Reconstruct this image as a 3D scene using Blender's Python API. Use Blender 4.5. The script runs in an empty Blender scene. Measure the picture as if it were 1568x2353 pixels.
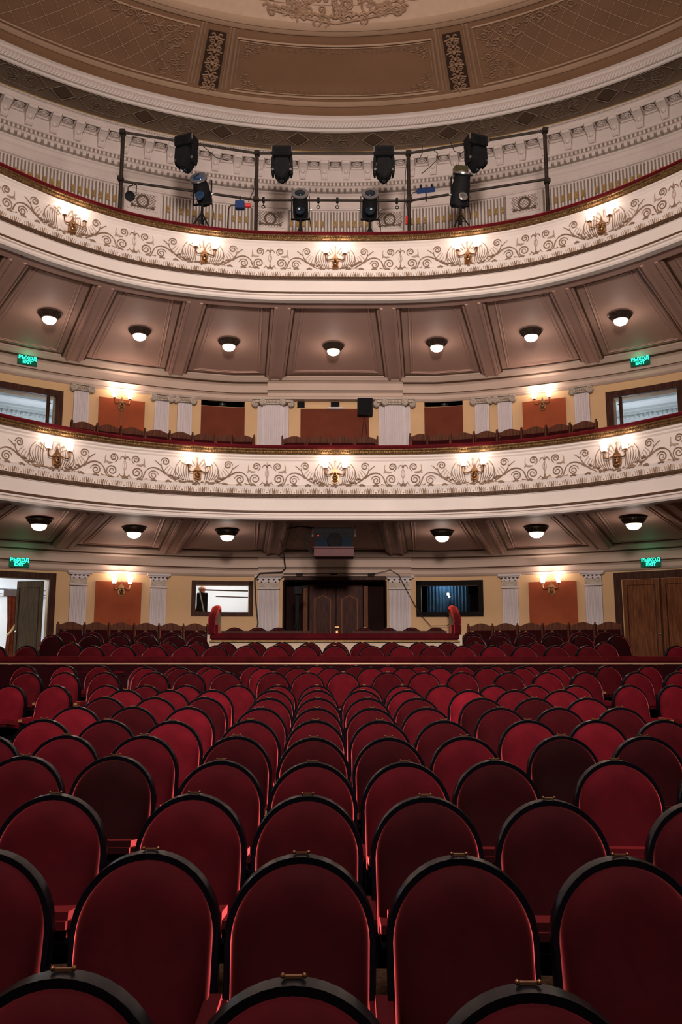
import bpy, bmesh, math, random
from math import sin, cos, pi, atan2, hypot, sqrt, radians
from mathutils import Vector, Matrix
random.seed(7)
S = bpy.context.scene
C = S.collection
D = bpy.data

# ------------------------------------------------------------------ camera
# eye at the world origin; +Y looks from the stage towards the back of the hall
cam = D.objects.new('camera', D.cameras.new('camera'))
C.objects.link(cam)
cam.data.sensor_fit = 'HORIZONTAL'
cam.data.sensor_width = 36.0
cam.data.lens = 36.0 * 1950.0 / 1568.0
cam.data.clip_start = 0.05
cam.data.clip_end = 200
PITCH = math.atan2(1500 - 1176.5, 1950)
YAW = math.atan(14 / 1950)
cam.location = (0, 0, 0)
cam.rotation_euler = (pi / 2 + PITCH, 0, -YAW)
S.camera = cam

# ------------------------------------------------------------------ view + world
S.view_settings.view_transform = 'Standard'
S.view_settings.look = 'None'
S.view_settings.gamma = 1.0
S.view_settings.exposure = 0.0
S.view_settings.use_curve_mapping = False
W = D.worlds.new('world')
S.world = W
W.use_nodes = True
W.node_tree.nodes['Background'].inputs[0].default_value = (1.0, 0.86, 0.80, 1)
W.node_tree.nodes['Background'].inputs[1].default_value = 0.07

def area(name, loc, target, size, power, col):
    l = D.lights.new(name, 'AREA'); l.shape = 'DISK'; l.size = size; l.energy = power; l.color = col
    o = D.objects.new(name, l); C.objects.link(o); o.location = loc
    d = Vector(target) - Vector(loc)
    o.rotation_euler = d.to_track_quat('-Z', 'Y').to_euler()
    return o
def point(name, loc, power, col, rad=0.05):
    l = D.lights.new(name, 'POINT'); l.energy = power; l.color = col; l.shadow_soft_size = rad
    o = D.objects.new(name, l); C.objects.link(o); o.location = loc
    return o
WARM = (1.0, 0.86, 0.78)
_l = area('stage_work_light', (0.3, -1.5, 3.6), (0, 16, 7.4), 1.3, 640, (1.0, 0.86, 0.78))
_l.data.spread = radians(84)
point('chandelier_light', (0.0, 8.0, 11.4), 620, (1.0, 0.84, 0.76), 1.1)
_l = area('seat_fill_light', (0.0, -0.5, 8.5), (0, 7.5, -1), 2.2, 340, (1.0, 0.86, 0.80))  # added fill, unseen overhead, so the seat fronts and rims catch light
_l.data.spread = radians(100)

# ------------------------------------------------------------------ materials
def mat(name, col, rough=0.6, metal=0.0, var=0.0, scale=6.0, bump=0.0, col2=None, sheen=None,
        emit=None, estr=0.0, spec=0.2, objvar=0.0, coat=0.0):
    m = D.materials.new(name); m.use_nodes = True
    nt = m.node_tree; b = nt.nodes['Principled BSDF']
    b.inputs['Base Color'].default_value = (*col, 1)
    b.inputs['Roughness'].default_value = rough
    b.inputs['Metallic'].default_value = metal
    b.inputs['Specular IOR Level'].default_value = spec
    b.inputs['Coat Weight'].default_value = coat
    src = None
    if var > 0 or bump > 0 or col2:
        tc = nt.nodes.new('ShaderNodeTexCoord')
        no = nt.nodes.new('ShaderNodeTexNoise'); no.inputs['Scale'].default_value = scale
        no.inputs['Detail'].default_value = 6
        nt.links.new(tc.outputs['Object'], no.inputs['Vector'])
        if var > 0 or col2:
            r = nt.nodes.new('ShaderNodeValToRGB')
            lo = col2 if col2 else tuple(c * (1 - var) for c in col)
            r.color_ramp.elements[0].position = 0.3; r.color_ramp.elements[0].color = (*lo, 1)
            r.color_ramp.elements[1].position = 0.7; r.color_ramp.elements[1].color = (*col, 1)
            nt.links.new(no.outputs['Fac'], r.inputs['Fac'])
            src = r.outputs['Color']
        if bump > 0:
            bu = nt.nodes.new('ShaderNodeBump'); bu.inputs['Strength'].default_value = bump
            bu.inputs['Distance'].default_value = 0.02
            nt.links.new(no.outputs['Fac'], bu.inputs['Height'])
            nt.links.new(bu.outputs['Normal'], b.inputs['Normal'])
    if objvar > 0:
        oi = nt.nodes.new('ShaderNodeObjectInfo')
        mr = nt.nodes.new('ShaderNodeMapRange')
        mr.inputs['To Min'].default_value = 1 - objvar; mr.inputs['To Max'].default_value = 1 + objvar
        nt.links.new(oi.outputs['Random'], mr.inputs['Value'])
        mx = nt.nodes.new('ShaderNodeMix'); mx.data_type = 'RGBA'; mx.blend_type = 'MULTIPLY'
        mx.inputs['Factor'].default_value = 1.0
        if src: nt.links.new(src, mx.inputs[6])
        else: mx.inputs[6].default_value = (*col, 1)
        cc = nt.nodes.new('ShaderNodeCombineColor')
        for i in range(3): nt.links.new(mr.outputs['Result'], cc.inputs[i])
        nt.links.new(cc.outputs['Color'], mx.inputs[7])
        src = mx.outputs[2]
        m['rnd'] = 1
    if src: nt.links.new(src, b.inputs['Base Color'])
    if sheen:
        b.inputs['Sheen Weight'].default_value = sheen[0]
        b.inputs['Sheen Roughness'].default_value = sheen[1]
        b.inputs['Sheen Tint'].default_value = (*sheen[2], 1)
    if emit:
        b.inputs['Emission Color'].default_value = (*emit, 1)
        b.inputs['Emission Strength'].default_value = estr
    return m

def wood(name, a, b_, scale=3.0, rough=0.35):
    m = mat(name, a, max(rough, .45), spec=0.05)
    nt = m.node_tree; bs = nt.nodes['Principled BSDF']
    tc = nt.nodes.new('ShaderNodeTexCoord'); mp = nt.nodes.new('ShaderNodeMapping')
    mp.inputs['Scale'].default_value = (scale * 4, scale * 4, scale * 0.35)
    no = nt.nodes.new('ShaderNodeTexNoise'); no.inputs['Scale'].default_value = 3; no.inputs['Detail'].default_value = 8
    r = nt.nodes.new('ShaderNodeValToRGB')
    r.color_ramp.elements[0].position = 0.32; r.color_ramp.elements[0].color = (*b_, 1)
    r.color_ramp.elements[1].position = 0.68; r.color_ramp.elements[1].color = (*a, 1)
    nt.links.new(tc.outputs['Object'], mp.inputs['Vector']); nt.links.new(mp.outputs['Vector'], no.inputs['Vector'])
    nt.links.new(no.outputs['Fac'], r.inputs['Fac']); nt.links.new(r.outputs['Color'], bs.inputs['Base Color'])
    return m

CREAM = mat('cream_plaster', (0.71, 0.615, 0.56), 0.55, var=0.10, scale=1.3, bump=0.05)
CREAM2 = mat('gallery_plaster', (0.70, 0.60, 0.55), 0.6, var=0.14, scale=1.8, bump=0.08)
GLAZE = mat('brown_glaze_relief', (0.29, 0.185, 0.12), 0.5, var=0.35, scale=9)
GLAZE2 = mat('tan_relief', (0.44, 0.32, 0.24), 0.5, var=0.3, scale=9)
BEADL = mat('brown_bead_moulding', (0.105, 0.055, 0.03), 0.55, var=0.5, scale=30)
GOLD = mat('gilding', (0.30, 0.17, 0.07), 0.42, 0.65, var=0.75, scale=26, bump=0.5)
OCHRE = mat('ochre_gilt', (0.48, 0.30, 0.11), 0.5, 0.2, var=0.4, scale=20)
BRASS = mat('bronze', (0.42, 0.22, 0.10), 0.35, 0.8, var=0.4, scale=12)
WALLY = mat('yellow_wall_paint', (0.62, 0.385, 0.20), 0.6, var=0.10, scale=1.5, bump=0.04)
FRIEZE = mat('frieze_plaster', (0.50, 0.37, 0.30), 0.6, var=0.10, scale=1.2)
SOFFIT = mat('mauve_soffit_paint', (0.50, 0.31, 0.25), 0.6, var=0.08, scale=1.0)
REDP = mat('red_brown_wall_panel', (0.33, 0.075, 0.03), 0.6, var=0.22, scale=2.2, spec=.05)
PILW = mat('pilaster_white', (0.60, 0.52, 0.52), 0.55, var=0.08, scale=4)
CAPM = mat('capital_stone', (0.52, 0.42, 0.34), 0.55, var=0.4, scale=22)
DOME = mat('dome_brown_paint', (0.29, 0.158, 0.088), 0.6, var=0.18, scale=0.8)
DOMEL = mat('dome_light_paint', (0.42, 0.27, 0.175), 0.6, var=0.12, scale=1.5)
DOMER = mat('dome_relief_paint', (0.34, 0.20, 0.12), 0.55, var=0.25, scale=6)
BAND = mat('brown_cove_paint', (0.125, 0.08, 0.052), 0.6, var=0.25, scale=3)
BANDR = mat('cove_relief_paint', (0.22, 0.16, 0.115), 0.6, var=0.25, scale=5)
DARK = mat('near_black', (0.008, 0.007, 0.008), 0.8, spec=0.1)
BLACKM = mat('black_equipment', (0.012, 0.012, 0.013), 0.7, var=0.4, scale=12, spec=0.12)
PIPE = mat('painted_steel_pipe', (0.035, 0.025, 0.018), 0.6, 0.2, var=0.4, scale=8)
SILV = mat('polished_steel', (0.55, 0.54, 0.52), 0.25, 0.9)
LACQ = mat('black_lacquer', (0.005, 0.005, 0.008), 0.28, var=0.3, scale=10, spec=0.12)
LENSB = mat('blue_lens_glass', (0.03, 0.09, 0.22), 0.05, 0.6, spec=1.0, coat=1.0)
LENSD = mat('dark_lens_glass', (0.008, 0.016, 0.025), 0.10, spec=0.5)
TINT = mat('smoked_glass', (0.006, 0.012, 0.020), 0.7, spec=0.08)
BLUEP = mat('blue_plastic', (0.02, 0.04, 0.12), 0.35)
REDPL = mat('red_plastic', (0.55, 0.03, 0.03), 0.4)
CANOPY = mat('dark_bronze_canopy', (0.075, 0.05, 0.035), 0.35, 0.6, var=0.4, scale=18)
SHADE = mat('lit_opal_glass_shade', (0.9, 0.85, 0.8), 0.3, emit=(1.0, 0.82, 0.70), estr=3.2)
BOWL = mat('lit_glass_bowl', (0.85, 0.8, 0.75), 0.25, emit=(1.0, 0.78, 0.62), estr=1.5)
DOORD = wood('dark_door_wood', (0.085, 0.028, 0.018), (0.03, 0.010, 0.008))
DOORM = wood('brown_door_wood', (0.20, 0.072, 0.030), (0.09, 0.03, 0.013))
FRAMEW = wood('dark_frame_wood', (0.075, 0.03, 0.02), (0.03, 0.012, 0.008))
SEATW = wood('polished_seat_wood', (0.13, 0.045, 0.025), (0.05, 0.017, 0.010))
SEATW.node_tree.nodes['Principled BSDF'].inputs['Roughness'].default_value = .5
SEATW.node_tree.nodes['Principled BSDF'].inputs['Specular IOR Level'].default_value = .05
GREYDOOR = wood('grey_green_door_wood', (0.14, 0.11, 0.075), (0.08, 0.06, 0.04))
BROWNDK = mat('dark_brown_wall', (0.022, 0.009, 0.008), 0.7, var=0.3, scale=3, spec=.03)
FLOORM = wood('floor_boards', (0.07, 0.035, 0.02), (0.03, 0.015, 0.01), rough=0.5)
VELV = mat('red_velvet', (0.075, 0.0026, 0.0060), 0.85, col2=(0.046, 0.0016, 0.0038), scale=7, bump=0.0, objvar=0.12,
           sheen=(1.0, 0.27, (1.0, 0.085, 0.08)), spec=0.1)
VELVR = mat('red_rail_velvet', (0.09, 0.004, 0.007), 0.85, var=0.5, scale=3, sheen=(0.7, 0.4, (1.0, 0.1, 0.08)), spec=0.1)
ROOMW = mat('white_room_paint', (0.78, 0.80, 0.82), 0.6)
CURT = mat('blue_grey_curtain', (0.10, 0.17, 0.24), 0.8, var=0.4, scale=4)
CURTR = mat('rust_curtain', (0.30, 0.07, 0.03), 0.8, var=0.5, scale=6)
SASH = mat('yellow_sash', (0.70, 0.52, 0.25), 0.7)
SIGNB = mat('sign_black_green', (0.004, 0.03, 0.02), 0.3, emit=(0.0, 0.35, 0.18), estr=0.12)
SIGNT = mat('sign_green_glow', (0.02, 0.5, 0.3), 0.4, emit=(0.03, 1.0, 0.52), estr=2.2)
RLED = mat('red_led', (0.6, 0.02, 0.02), 0.4, emit=(1, 0.02, 0.02), estr=4)
WIRE = mat('black_cable', (0.02, 0.015, 0.012), 0.5)
GLASS = D.materials.new('window_glass'); GLASS.use_nodes = True
_b = GLASS.node_tree.nodes['Principled BSDF']
_b.inputs['Base Color'].default_value = (1, 1, 1, 1); _b.inputs['Roughness'].default_value = 0.0
_b.inputs['Transmission Weight'].default_value = 1.0; _b.inputs['IOR'].default_value = 1.02

# per-seat tone in object colour: brushed, worn velvet plus painted light and shade
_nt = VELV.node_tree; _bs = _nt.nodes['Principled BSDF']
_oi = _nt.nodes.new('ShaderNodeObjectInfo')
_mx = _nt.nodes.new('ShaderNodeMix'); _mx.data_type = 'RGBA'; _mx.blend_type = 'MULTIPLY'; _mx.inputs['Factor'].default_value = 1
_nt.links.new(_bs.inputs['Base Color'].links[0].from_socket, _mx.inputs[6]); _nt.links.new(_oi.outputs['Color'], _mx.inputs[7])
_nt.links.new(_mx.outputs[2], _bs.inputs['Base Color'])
_sh = _nt.nodes.new('ShaderNodeBsdfSheen'); _sh.inputs['Color'].default_value = (1.7, 0.24, 0.26, 1); _sh.inputs['Roughness'].default_value = 0.27
_ad = _nt.nodes.new('ShaderNodeAddShader')
_nt.links.new(_bs.outputs[0], _ad.inputs[0]); _nt.links.new(_sh.outputs[0], _ad.inputs[1])
_nt.links.new(_ad.outputs[0], _nt.nodes['Material Output'].inputs['Surface'])

# ------------------------------------------------------------------ mesh builder
class MB:
    def __init__(s): s.v = []; s.f = []
    def add(s, vs, fs, M=None):
        n = len(s.v)
        s.v += [tuple(M @ Vector(p)) for p in vs] if M is not None else [tuple(p) for p in vs]
        s.f += [tuple(i + n for i in f) for f in fs]
        return s
    def box(s, c, d, M=None, rot=None):
        x, y, z = d[0] / 2, d[1] / 2, d[2] / 2
        vs = [Vector((sx * x, sy * y, sz * z)) for sx in (-1, 1) for sy in (-1, 1) for sz in (-1, 1)]
        if rot is not None: vs = [rot @ p for p in vs]
        vs = [p + Vector(c) for p in vs]
        fs = [(0, 1, 3, 2), (4, 6, 7, 5), (0, 4, 5, 1), (2, 3, 7, 6), (0, 2, 6, 4), (1, 5, 7, 3)]
        return s.add(vs, fs, M)
    def tube(s, pts, r, n=6, M=None, cap=True, closed=False):
        P = [Vector(p) for p in pts]; k = len(P); vs = []; fs = []
        rr = r if isinstance(r, (list, tuple)) else [r] * k
        up = None
        for i in range(k):
            if closed: t = P[(i + 1) % k] - P[i - 1]
            else: t = P[min(i + 1, k - 1)] - P[max(i - 1, 0)]
            if t.length < 1e-9: t = Vector((0, 0, 1))
            t.normalize()
            if up is None:
                up = Vector((0, 0, 1)) if abs(t.z) < 0.9 else Vector((1, 0, 0))
            a = t.cross(up)
            if a.length < 1e-6: a = t.cross(Vector((0, 1, 0)))
            a.normalize(); up = a.cross(t).normalized()
            for j in range(n):
                q = 2 * pi * j / n
                vs.append(P[i] + (a * cos(q) + up * sin(q)) * rr[i])
        for i in range(k if closed else k - 1):
            for j in range(n):
                i2 = (i + 1) % k
                fs.append((i * n + j, i * n + (j + 1) % n, i2 * n + (j + 1) % n, i2 * n + j))
        if cap and not closed:
            fs.append(tuple(range(n - 1, -1, -1))); fs.append(tuple((k - 1) * n + j for j in range(n)))
        return s.add(vs, fs, M)
    def lathe(s, prof, n=20, M=None):
        vs = []; fs = []; k = len(prof)
        for r, z in prof:
            for j in range(n):
                q = 2 * pi * j / n; vs.append((r * cos(q), r * sin(q), z))
        for i in range(k - 1):
            for j in range(n):
                fs.append((i * n + j, i * n + (j + 1) % n, (i + 1) * n + (j + 1) % n, (i + 1) * n + j))
        if prof[0][0] > 1e-4: fs.append(tuple(range(n - 1, -1, -1)))
        if prof[-1][0] > 1e-4: fs.append(tuple((k - 1) * n + j for j in range(n)))
        return s.add(vs, fs, M)
    def ball(s, c, r, M=None, n=10, sc=(1, 1, 1)):
        pr = [(r * sin(pi * i / 6), -r * cos(pi * i / 6)) for i in range(7)]
        m = MB(); m.lathe(pr, n)
        vs = [(p[0] * sc[0] + c[0], p[1] * sc[1] + c[1], p[2] * sc[2] + c[2]) for p in m.v]
        return s.add(vs, m.f, M)
    def prism(s, outline, y0, y1, M=None):
        """outline in x,z; extruded along y"""
        n = len(outline)
        vs = [(x, y0, z) for x, z in outline] + [(x, y1, z) for x, z in outline]
        fs = [tuple(range(n)), tuple(range(2 * n - 1, n - 1, -1))]
        fs += [(i, i + n, (i + 1) % n + n, (i + 1) % n) for i in range(n)]
        return s.add(vs, fs, M)
    def build(s, name, m, parent=None, smooth=35, bevel=0.0):
        me = D.meshes.new(name); me.from_pydata(s.v, [], s.f)
        bm = bmesh.new(); bm.from_mesh(me)
        bmesh.ops.remove_doubles(bm, verts=bm.verts, dist=1e-5)
        bmesh.ops.recalc_face_normals(bm, faces=bm.faces)
        if bevel > 0:
            ed = [e for e in bm.edges if len(e.link_faces) == 2 and e.calc_face_angle(0) > radians(40)]
            bmesh.ops.bevel(bm, geom=ed, offset=bevel, segments=2, affect='EDGES', clamp_overlap=True)
        if smooth:
            for f in bm.faces: f.smooth = True
            for e in bm.edges:
                if len(e.link_faces) != 2 or e.calc_face_angle(0) > radians(smooth): e.smooth = False
        bm.to_mesh(me); bm.free()
        me.materials.append(m)
        o = D.objects.new(name, me); C.objects.link(o)
        if parent is not None: o.parent = parent
        return o

def tag(o, label=None, cat=None, group=None, kind=None):
    if label: o['label'] = label
    if cat: o['category'] = cat
    if group: o['group'] = group
    if kind: o['kind'] = kind
    return o
def struct(o, label=None):
    o['kind'] = 'structure'
    if label: o['label'] = label
    return o
def empty(name, loc=(0, 0, 0), rz=0, label=None, cat=None, group=None, sc=1.0):
    o = D.objects.new(name, None); C.objects.link(o); o.location = loc; o.rotation_euler = (0, 0, rz)
    o.scale = (sc, sc, sc); o.empty_display_size = 0.1
    return tag(o, label, cat, group)
def copy_tree(root, loc, rz, label, group=None, sc=None):
    def cp(o, par):
        c = o.copy(); C.objects.link(c); c.parent = par
        for ch in [x for x in KIDS.get(o.name, [])]: cp(ch, c)
        return c
    if root.name not in KIDS:
        for o in [root] + list(root.children_recursive): KIDS[o.name] = list(o.children)
    r = cp(root, None); r.location = loc; r.rotation_euler = (0, 0, rz); r['label'] = label
    if sc: r.scale = (sc, sc, sc)
    if group: r['group'] = group
    return r
KIDS = {}

# ------------------------------------------------------------------ plan curves, polar about (0, 8)
CY = 8.0
_ka = [0, .263, .47, .635, .8, 1.1, 1.57, 2.2]; _kr = [7.9, 8.06, 8.16, 8.1, 7.98, 7.85, 7.9, 8.6]
_km = [0] + [(_kr[i + 1] - _kr[i - 1]) / (_ka[i + 1] - _ka[i - 1]) for i in range(1, 7)] + [1.2]
def rb(a):
    """balcony front line"""
    a = min(abs(a), 2.19); i = 0
    while a > _ka[i + 1]: i += 1
    h = _ka[i + 1] - _ka[i]; t = (a - _ka[i]) / h
    return ((2*t**3-3*t*t+1)*_kr[i] + (t**3-2*t*t+t)*h*_km[i] + (-2*t**3+3*t*t)*_kr[i+1] + (t**3-t*t)*h*_km[i+1])
def rw(a):
    """back wall line: flat in the middle, circular at the sides"""
    return min(12.45, 12.2 / max(cos(a), 0.05))
def P(a, r, z): return (r * sin(a), CY + r * cos(a), z)
def frange(a0, a1, n): return [a0 + (a1 - a0) * i / n for i in range(n + 1)]

def sweep(mb, prof, rf, a0, a1, n):
    """prof = [(offset towards the hall, z)]"""
    aa = frange(a0, a1, n); k = len(prof); vs = []
    for a in aa:
        for d, z in prof: vs.append(P(a, rf(a) - d, z))
    fs = [(i * k + j, (i + 1) * k + j, (i + 1) * k + j + 1, i * k + j + 1) for i in range(n) for j in range(k - 1)]
    mb.add(vs, fs); return mb

def wframe(a, d=0.0, z=0.0, rf=rw):
    """frame on a wall: local -Y points into the hall"""
    r = rf(a); rot = -a
    if rf is rw and abs(a) < 0.2: rot = 0
    x, y, _ = P(a, r, 0)
    M = Matrix.Translation((x, y, z)) @ Matrix.Rotation(rot, 4, 'Z')
    return M @ Matrix.Translation((0, -d, 0)), rot
def wloc(a, d=0.0, z=0.0, rf=rw):
    M, rot = wframe(a, d, z, rf); return tuple(M.translation), rot

def spiral(c, r0, r1, th0, turns, n=22):
    """returns 2D points from outer radius r0 to inner r1"""
    out = []
    for i in range(n + 1):
        t = i / n; r = r0 + (r1 - r0) * t ** 0.8; th = th0 + turns * 2 * pi * t
        out.append((c[0] + r * cos(th), c[1] + r * sin(th)))
    return out
def bez(p0, p1, p2, p3, n=10):
    return [tuple((1-t)**3*p0[k] + 3*(1-t)**2*t*p1[k] + 3*(1-t)*t*t*p2[k] + t**3*p3[k] for k in (0, 1))
            for t in [i / n for i in range(n + 1)]]

# ------------------------------------------------------------------ floors
def floor_z(y):
    k = [(-6, -1.75), (1.99, -1.64), (2.94, -1.59), (9.66, -1.34), (11.1, -1.34), (12.2, -1.20), (13.2, -1.15), (14.95, -1.13),
         (15.05, -0.86), (15.7, -0.86), (16.3, -0.79), (17.1, -0.65), (17.5, -0.53), (22, -0.50)]
    if y <= k[0][0]: return k[0][1]
    for (y0, z0), (y1, z1) in zip(k, k[1:]):
        if y <= y1: return z0 + (z1 - z0) * (y - y0) / (y1 - y0)
    return k[-1][1]
mb = MB()
ys = [-3.0] + [y / 4 for y in range(-11, 60)] + [14.95, 15.05] + [15.05 + 0.25 * i for i in range(1, 23)]
vs = [(x, y, floor_z(y)) for y in ys for x in (-12.6, 12.6)] + [(x, y, -2.2) for y in ys for x in (-12.6, 12.6)]
n = len(ys)
fs = [(2 * i, 2 * i + 1, 2 * i + 3, 2 * i + 2) for i in range(n - 1)]
fs += [(2 * n + 2 * i, 2 * n + 2 * i + 1, 2 * n + 2 * i + 3, 2 * n + 2 * i + 2) for i in range(n - 1)]
fs += [(2*i, 2*i+2, 2*n+2*i+2, 2*n+2*i) for i in range(n-1)] + [(2*i+1, 2*i+3, 2*n+2*i+3, 2*n+2*i+1) for i in range(n-1)]
mb.add(vs, fs)
struct(mb.build('floor', FLOORM, smooth=0), 'dark wooden raked floor under the stalls seats')

# ------------------------------------------------------------------ walls with openings
def wallgrid(a0, a1, h0, h1, holes, rf=rw, step=0.02):
    A = set(); H = {h0, h1}
    x = a0
    while x < a1: A.add(round(x, 4)); x += step
    A.add(a1)
    for p, q, r, s in holes: A |= {p, q}; H |= {max(r, h0), min(s, h1)}
    A = sorted(A); H = sorted(H)
    m = MB(); idx = {}
    def v(i, j):
        if (i, j) not in idx:
            idx[(i, j)] = len(m.v); m.v.append(P(A[i], rf(A[i]), H[j]))
        return idx[(i, j)]
    for i in range(len(A) - 1):
        for j in range(len(H) - 1):
            ac = (A[i] + A[i + 1]) / 2; hc = (H[j] + H[j + 1]) / 2
            if any(p < ac < q and r < hc < s for p, q, r, s in holes): continue
            m.f.append((v(i, j), v(i + 1, j), v(i + 1, j + 1), v(i, j + 1)))
    for p, q, r, s in holes:      # reveals
        aa = [p] + [x for x in A if p < x < q] + [q]
        loop = [(x, s) for x in aa] + [(x, r) for x in reversed(aa)]
        L = len(loop)
        vs = [P(x, rf(x), z) for x, z in loop] + [P(x, rf(x) + 0.28, z) for x, z in loop]
        m.add(vs, [(i, (i + 1) % L, (i + 1) % L + L, i + L) for i in range(L)])
    return m

HA = [(-.266, -.166, .95, 1.58), (.166, .275, .95, 1.58), (-.1015, .1008, -.6, 1.70), (-.65, -.53, -.55, 1.60)]
struct(wallgrid(-1.75, 1.75, -1.0, 2.45, HA).build('wall_lower', WALLY, smooth=50), 'yellow painted back wall of the stalls')
HB = [(-.65, -.537, 4.55, 5.74), (.537, .65, 4.55, 5.74), (-.2658, -.1802, 5.96, 6.22), (.1783, .2539, 5.98, 6.24)]
struct(wallgrid(-1.75, 1.75, 3.9, 6.75, HB).build('wall_middle', WALLY, smooth=50), 'yellow painted back wall of the dress circle')
rc = lambda a: 12.5
struct(wallgrid(-1.75, 1.75, 8.1, 13.05, [], rf=rc).build('wall_upper', CREAM2, smooth=50), 'pale plaster wall of the upper gallery')

# side walls from the end of the curved wall to the stage
for sx, nm in ((-1, 'wall_left'), (1, 'wall_right')):
    m = MB(); m.box((sx * 12.45, 2.2, 6.0), (0.3, 7.2, 16.4)); struct(m.build(nm, CREAM2), 'plain side wall near the stage')

# slabs (floors of the two balconies)
def slab(z0, z1, r_in_off, name, lab):
    m = MB()
    aa = frange(-1.5, 1.5, 80); vs = []
    for a in aa:
        vs += [P(a, rb(a) + r_in_off, z0), P(a, rw(a) if z0 < 7 else 12.5, z0 + .45), P(a, rw(a) if z0 < 7 else 12.5, z1 - .2), P(a, rb(a) + r_in_off, z1 - .2)]
    fs = []
    for i in range(80):
        for j in range(4):
            fs.append((4 * i + j, 4 * i + (j + 1) % 4, 4 * i + 4 + (j + 1) % 4, 4 * i + 4 + j))
    m.add(vs, fs); return struct(m.build(name, FLOORM), lab)
slab(3.15, 3.1, .22, 'floor', 'floor of the dress circle balcony')
slab(7.5, 7.45, .22, 'floor', 'floor of the upper gallery balcony')

# ------------------------------------------------------------------ soffits, ribs, cornices
RIBS = (-.90, -.705, -.515, -.32, -.122, .122, .315, .508, .70, .90)
def lipang(a): return a * 1.045
def soffit(base, slope, lab, nm):
    """underside of a balcony; base = z of rib underside at the lip"""
    def hz(r): return base - slope * (r - 8.0)
    m = MB()
    aa = frange(-1.5, 1.5, 120)
    rec = .10
    # recessed field
    sweep(m, [(-.05, hz(8.05)), (-.42, hz(8.42)), (-.42, hz(8.42) + rec)], rb, -1.5, 1.5, 120)
    vs = []; K = 6
    for a in aa:
        r0 = rb(a) + .42; r1 = rw(a) - .28
        for k in range(K + 1):
            r = r0 + (r1 - r0) * k / K; vs.append(P(a, r, hz(r) + rec))
    fs = [(i*(K+1)+j, (i+1)*(K+1)+j, (i+1)*(K+1)+j+1, i*(K+1)+j+1) for i in range(120) for j in range(K)]
    m.add(vs, fs)
    o = struct(m.build('ceiling', SOFFIT, smooth=20), lab)
    # ribs with mouldings
    for a in RIBS:
        al = lipang(a); p0 = Vector(P(al, rb(al) + .40, 0)); p1 = Vector(P(a, rw(a) - .26, 0))
        z0 = hz(8.4); z1 = hz(rw(a) - .26)
        p0.z = z0; p1.z = z1
        t = (p1 - p0); L = t.length; t.normalize(); sd = Vector((t.y, -t.x, 0)).normalized(); up = Vector((0, 0, 1))
        def bar(off, w, lo, hi, mm):
            q = []
            for pt in (p0, p1):
                for s_ in (-1, 1):
                    for z in (lo, hi): q.append(pt + sd * (off + s_ * w / 2) + up * z)
            mm.add(q, [(0, 1, 3, 2), (4, 6, 7, 5), (0, 4, 5, 1), (2, 3, 7, 6), (0, 2, 6, 4), (1, 5, 7, 3)])
        mr = MB(); bar(0, .34, 0.0, .12, mr)
        for s_ in (-1, 1): bar(s_ * .125, .05, -.022, .02, mr); bar(s_ * .205, .05, .03, .12, mr)
        rib = mr.build('soffit_rib', SOFFIT, o, smooth=0)
        mk = MB()
        for s_ in (-1, 1): bar(s_ * .243, .036, .045, .12, mk)
        mk.build('bead_line', BEADL, rib, smooth=0)
    # inner frame moulding of every field
    mm = MB(); md = MB()
    for a, b in zip(RIBS, RIBS[1:]):
        def line(da, r0o, r1o, rad, mesh, z=.10):
            A0, A1 = a + da / 12, b - da / 12
            B0, B1 = lipang(a) + da / 8.4, lipang(b) - da / 8.4
            pts = []
            for t in range(9):
                q = B0 + (B1 - B0) * t / 8; r = rb(q) + r0o; pts.append(P(q, r, hz(r) + z))
            for t in range(9):
                q = A1 + (A0 - A1) * t / 8; r = rw(q) - r1o; pts.append(P(q, r, hz(r) + z))
            mesh.tube(pts, rad, 4, closed=True)
        line(.40, .55, .46, .018, mm); line(.46, .61, .52, .010, mm)
        # brown bead row along the wall side
        pts = [P(a + .26/12 + (b - a - .52/12) * t / 10, rw(a + (b - a) * t / 10) - .33, hz(12) + .085) for t in range(11)]
        md.tube(pts, .016, 5)
    mm.build('panel_moulding', SOFFIT, o); md.build('bead_row', BEADL, o)
    # small dark round fittings at the rib heads
    for a in RIBS:
        al = lipang(a)
        mf = MB(); mf.lathe([(0.0, -.03), (.035, -.028), (.055, -.01), (.06, .01)], 14, Matrix.Translation(P(al, rb(al) + .16, hz(8.16))))
        f = mf.build('recessed_spotlight', CANOPY, o)
    # cornice against the wall
    zc = hz(12.2)
    mc = MB()
    sweep(mc, [(.30, zc + .14), (.30, zc + .06), (.24, zc + .02), (.22, zc - .01), (.17, zc - .03)], rw, -1.7, 1.7, 150)
    sweep(mc, [(.12, zc - .06), (.07, zc - .08), (.05, zc - .10), (.05, zc - .27)], rw, -1.7, 1.7, 150)
    sweep(mc, [(.08, zc - .30), (.10, zc - .31), (.05, zc - .34), (.04, zc - .38), (.04, zc - .42), (.07, zc - .44), (.05, zc - .47), (.0, zc - .49)], rw, -1.7, 1.7, 150)
    cor = mc.build('cornice', FRIEZE, o)
    mb_ = MB(); sweep(mb_, [(.17, zc - .03), (.15, zc - .045), (.12, zc - .06)], rw, -1.7, 1.7, 150)
    sweep(mb_, [(.05, zc - .27), (.065, zc - .285), (.08, zc - .30)], rw, -1.7, 1.7, 150)
    mb_.build('dark_bead_line', BEADL, cor)
    return hz
hzB = soffit(6.93, .082, 'mauve panelled underside of the upper gallery with radial ribs', 'ceiling')
hzA = soffit(2.53, .062, 'mauve panelled underside of the lower balcony with radial ribs', 'ceiling')

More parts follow.
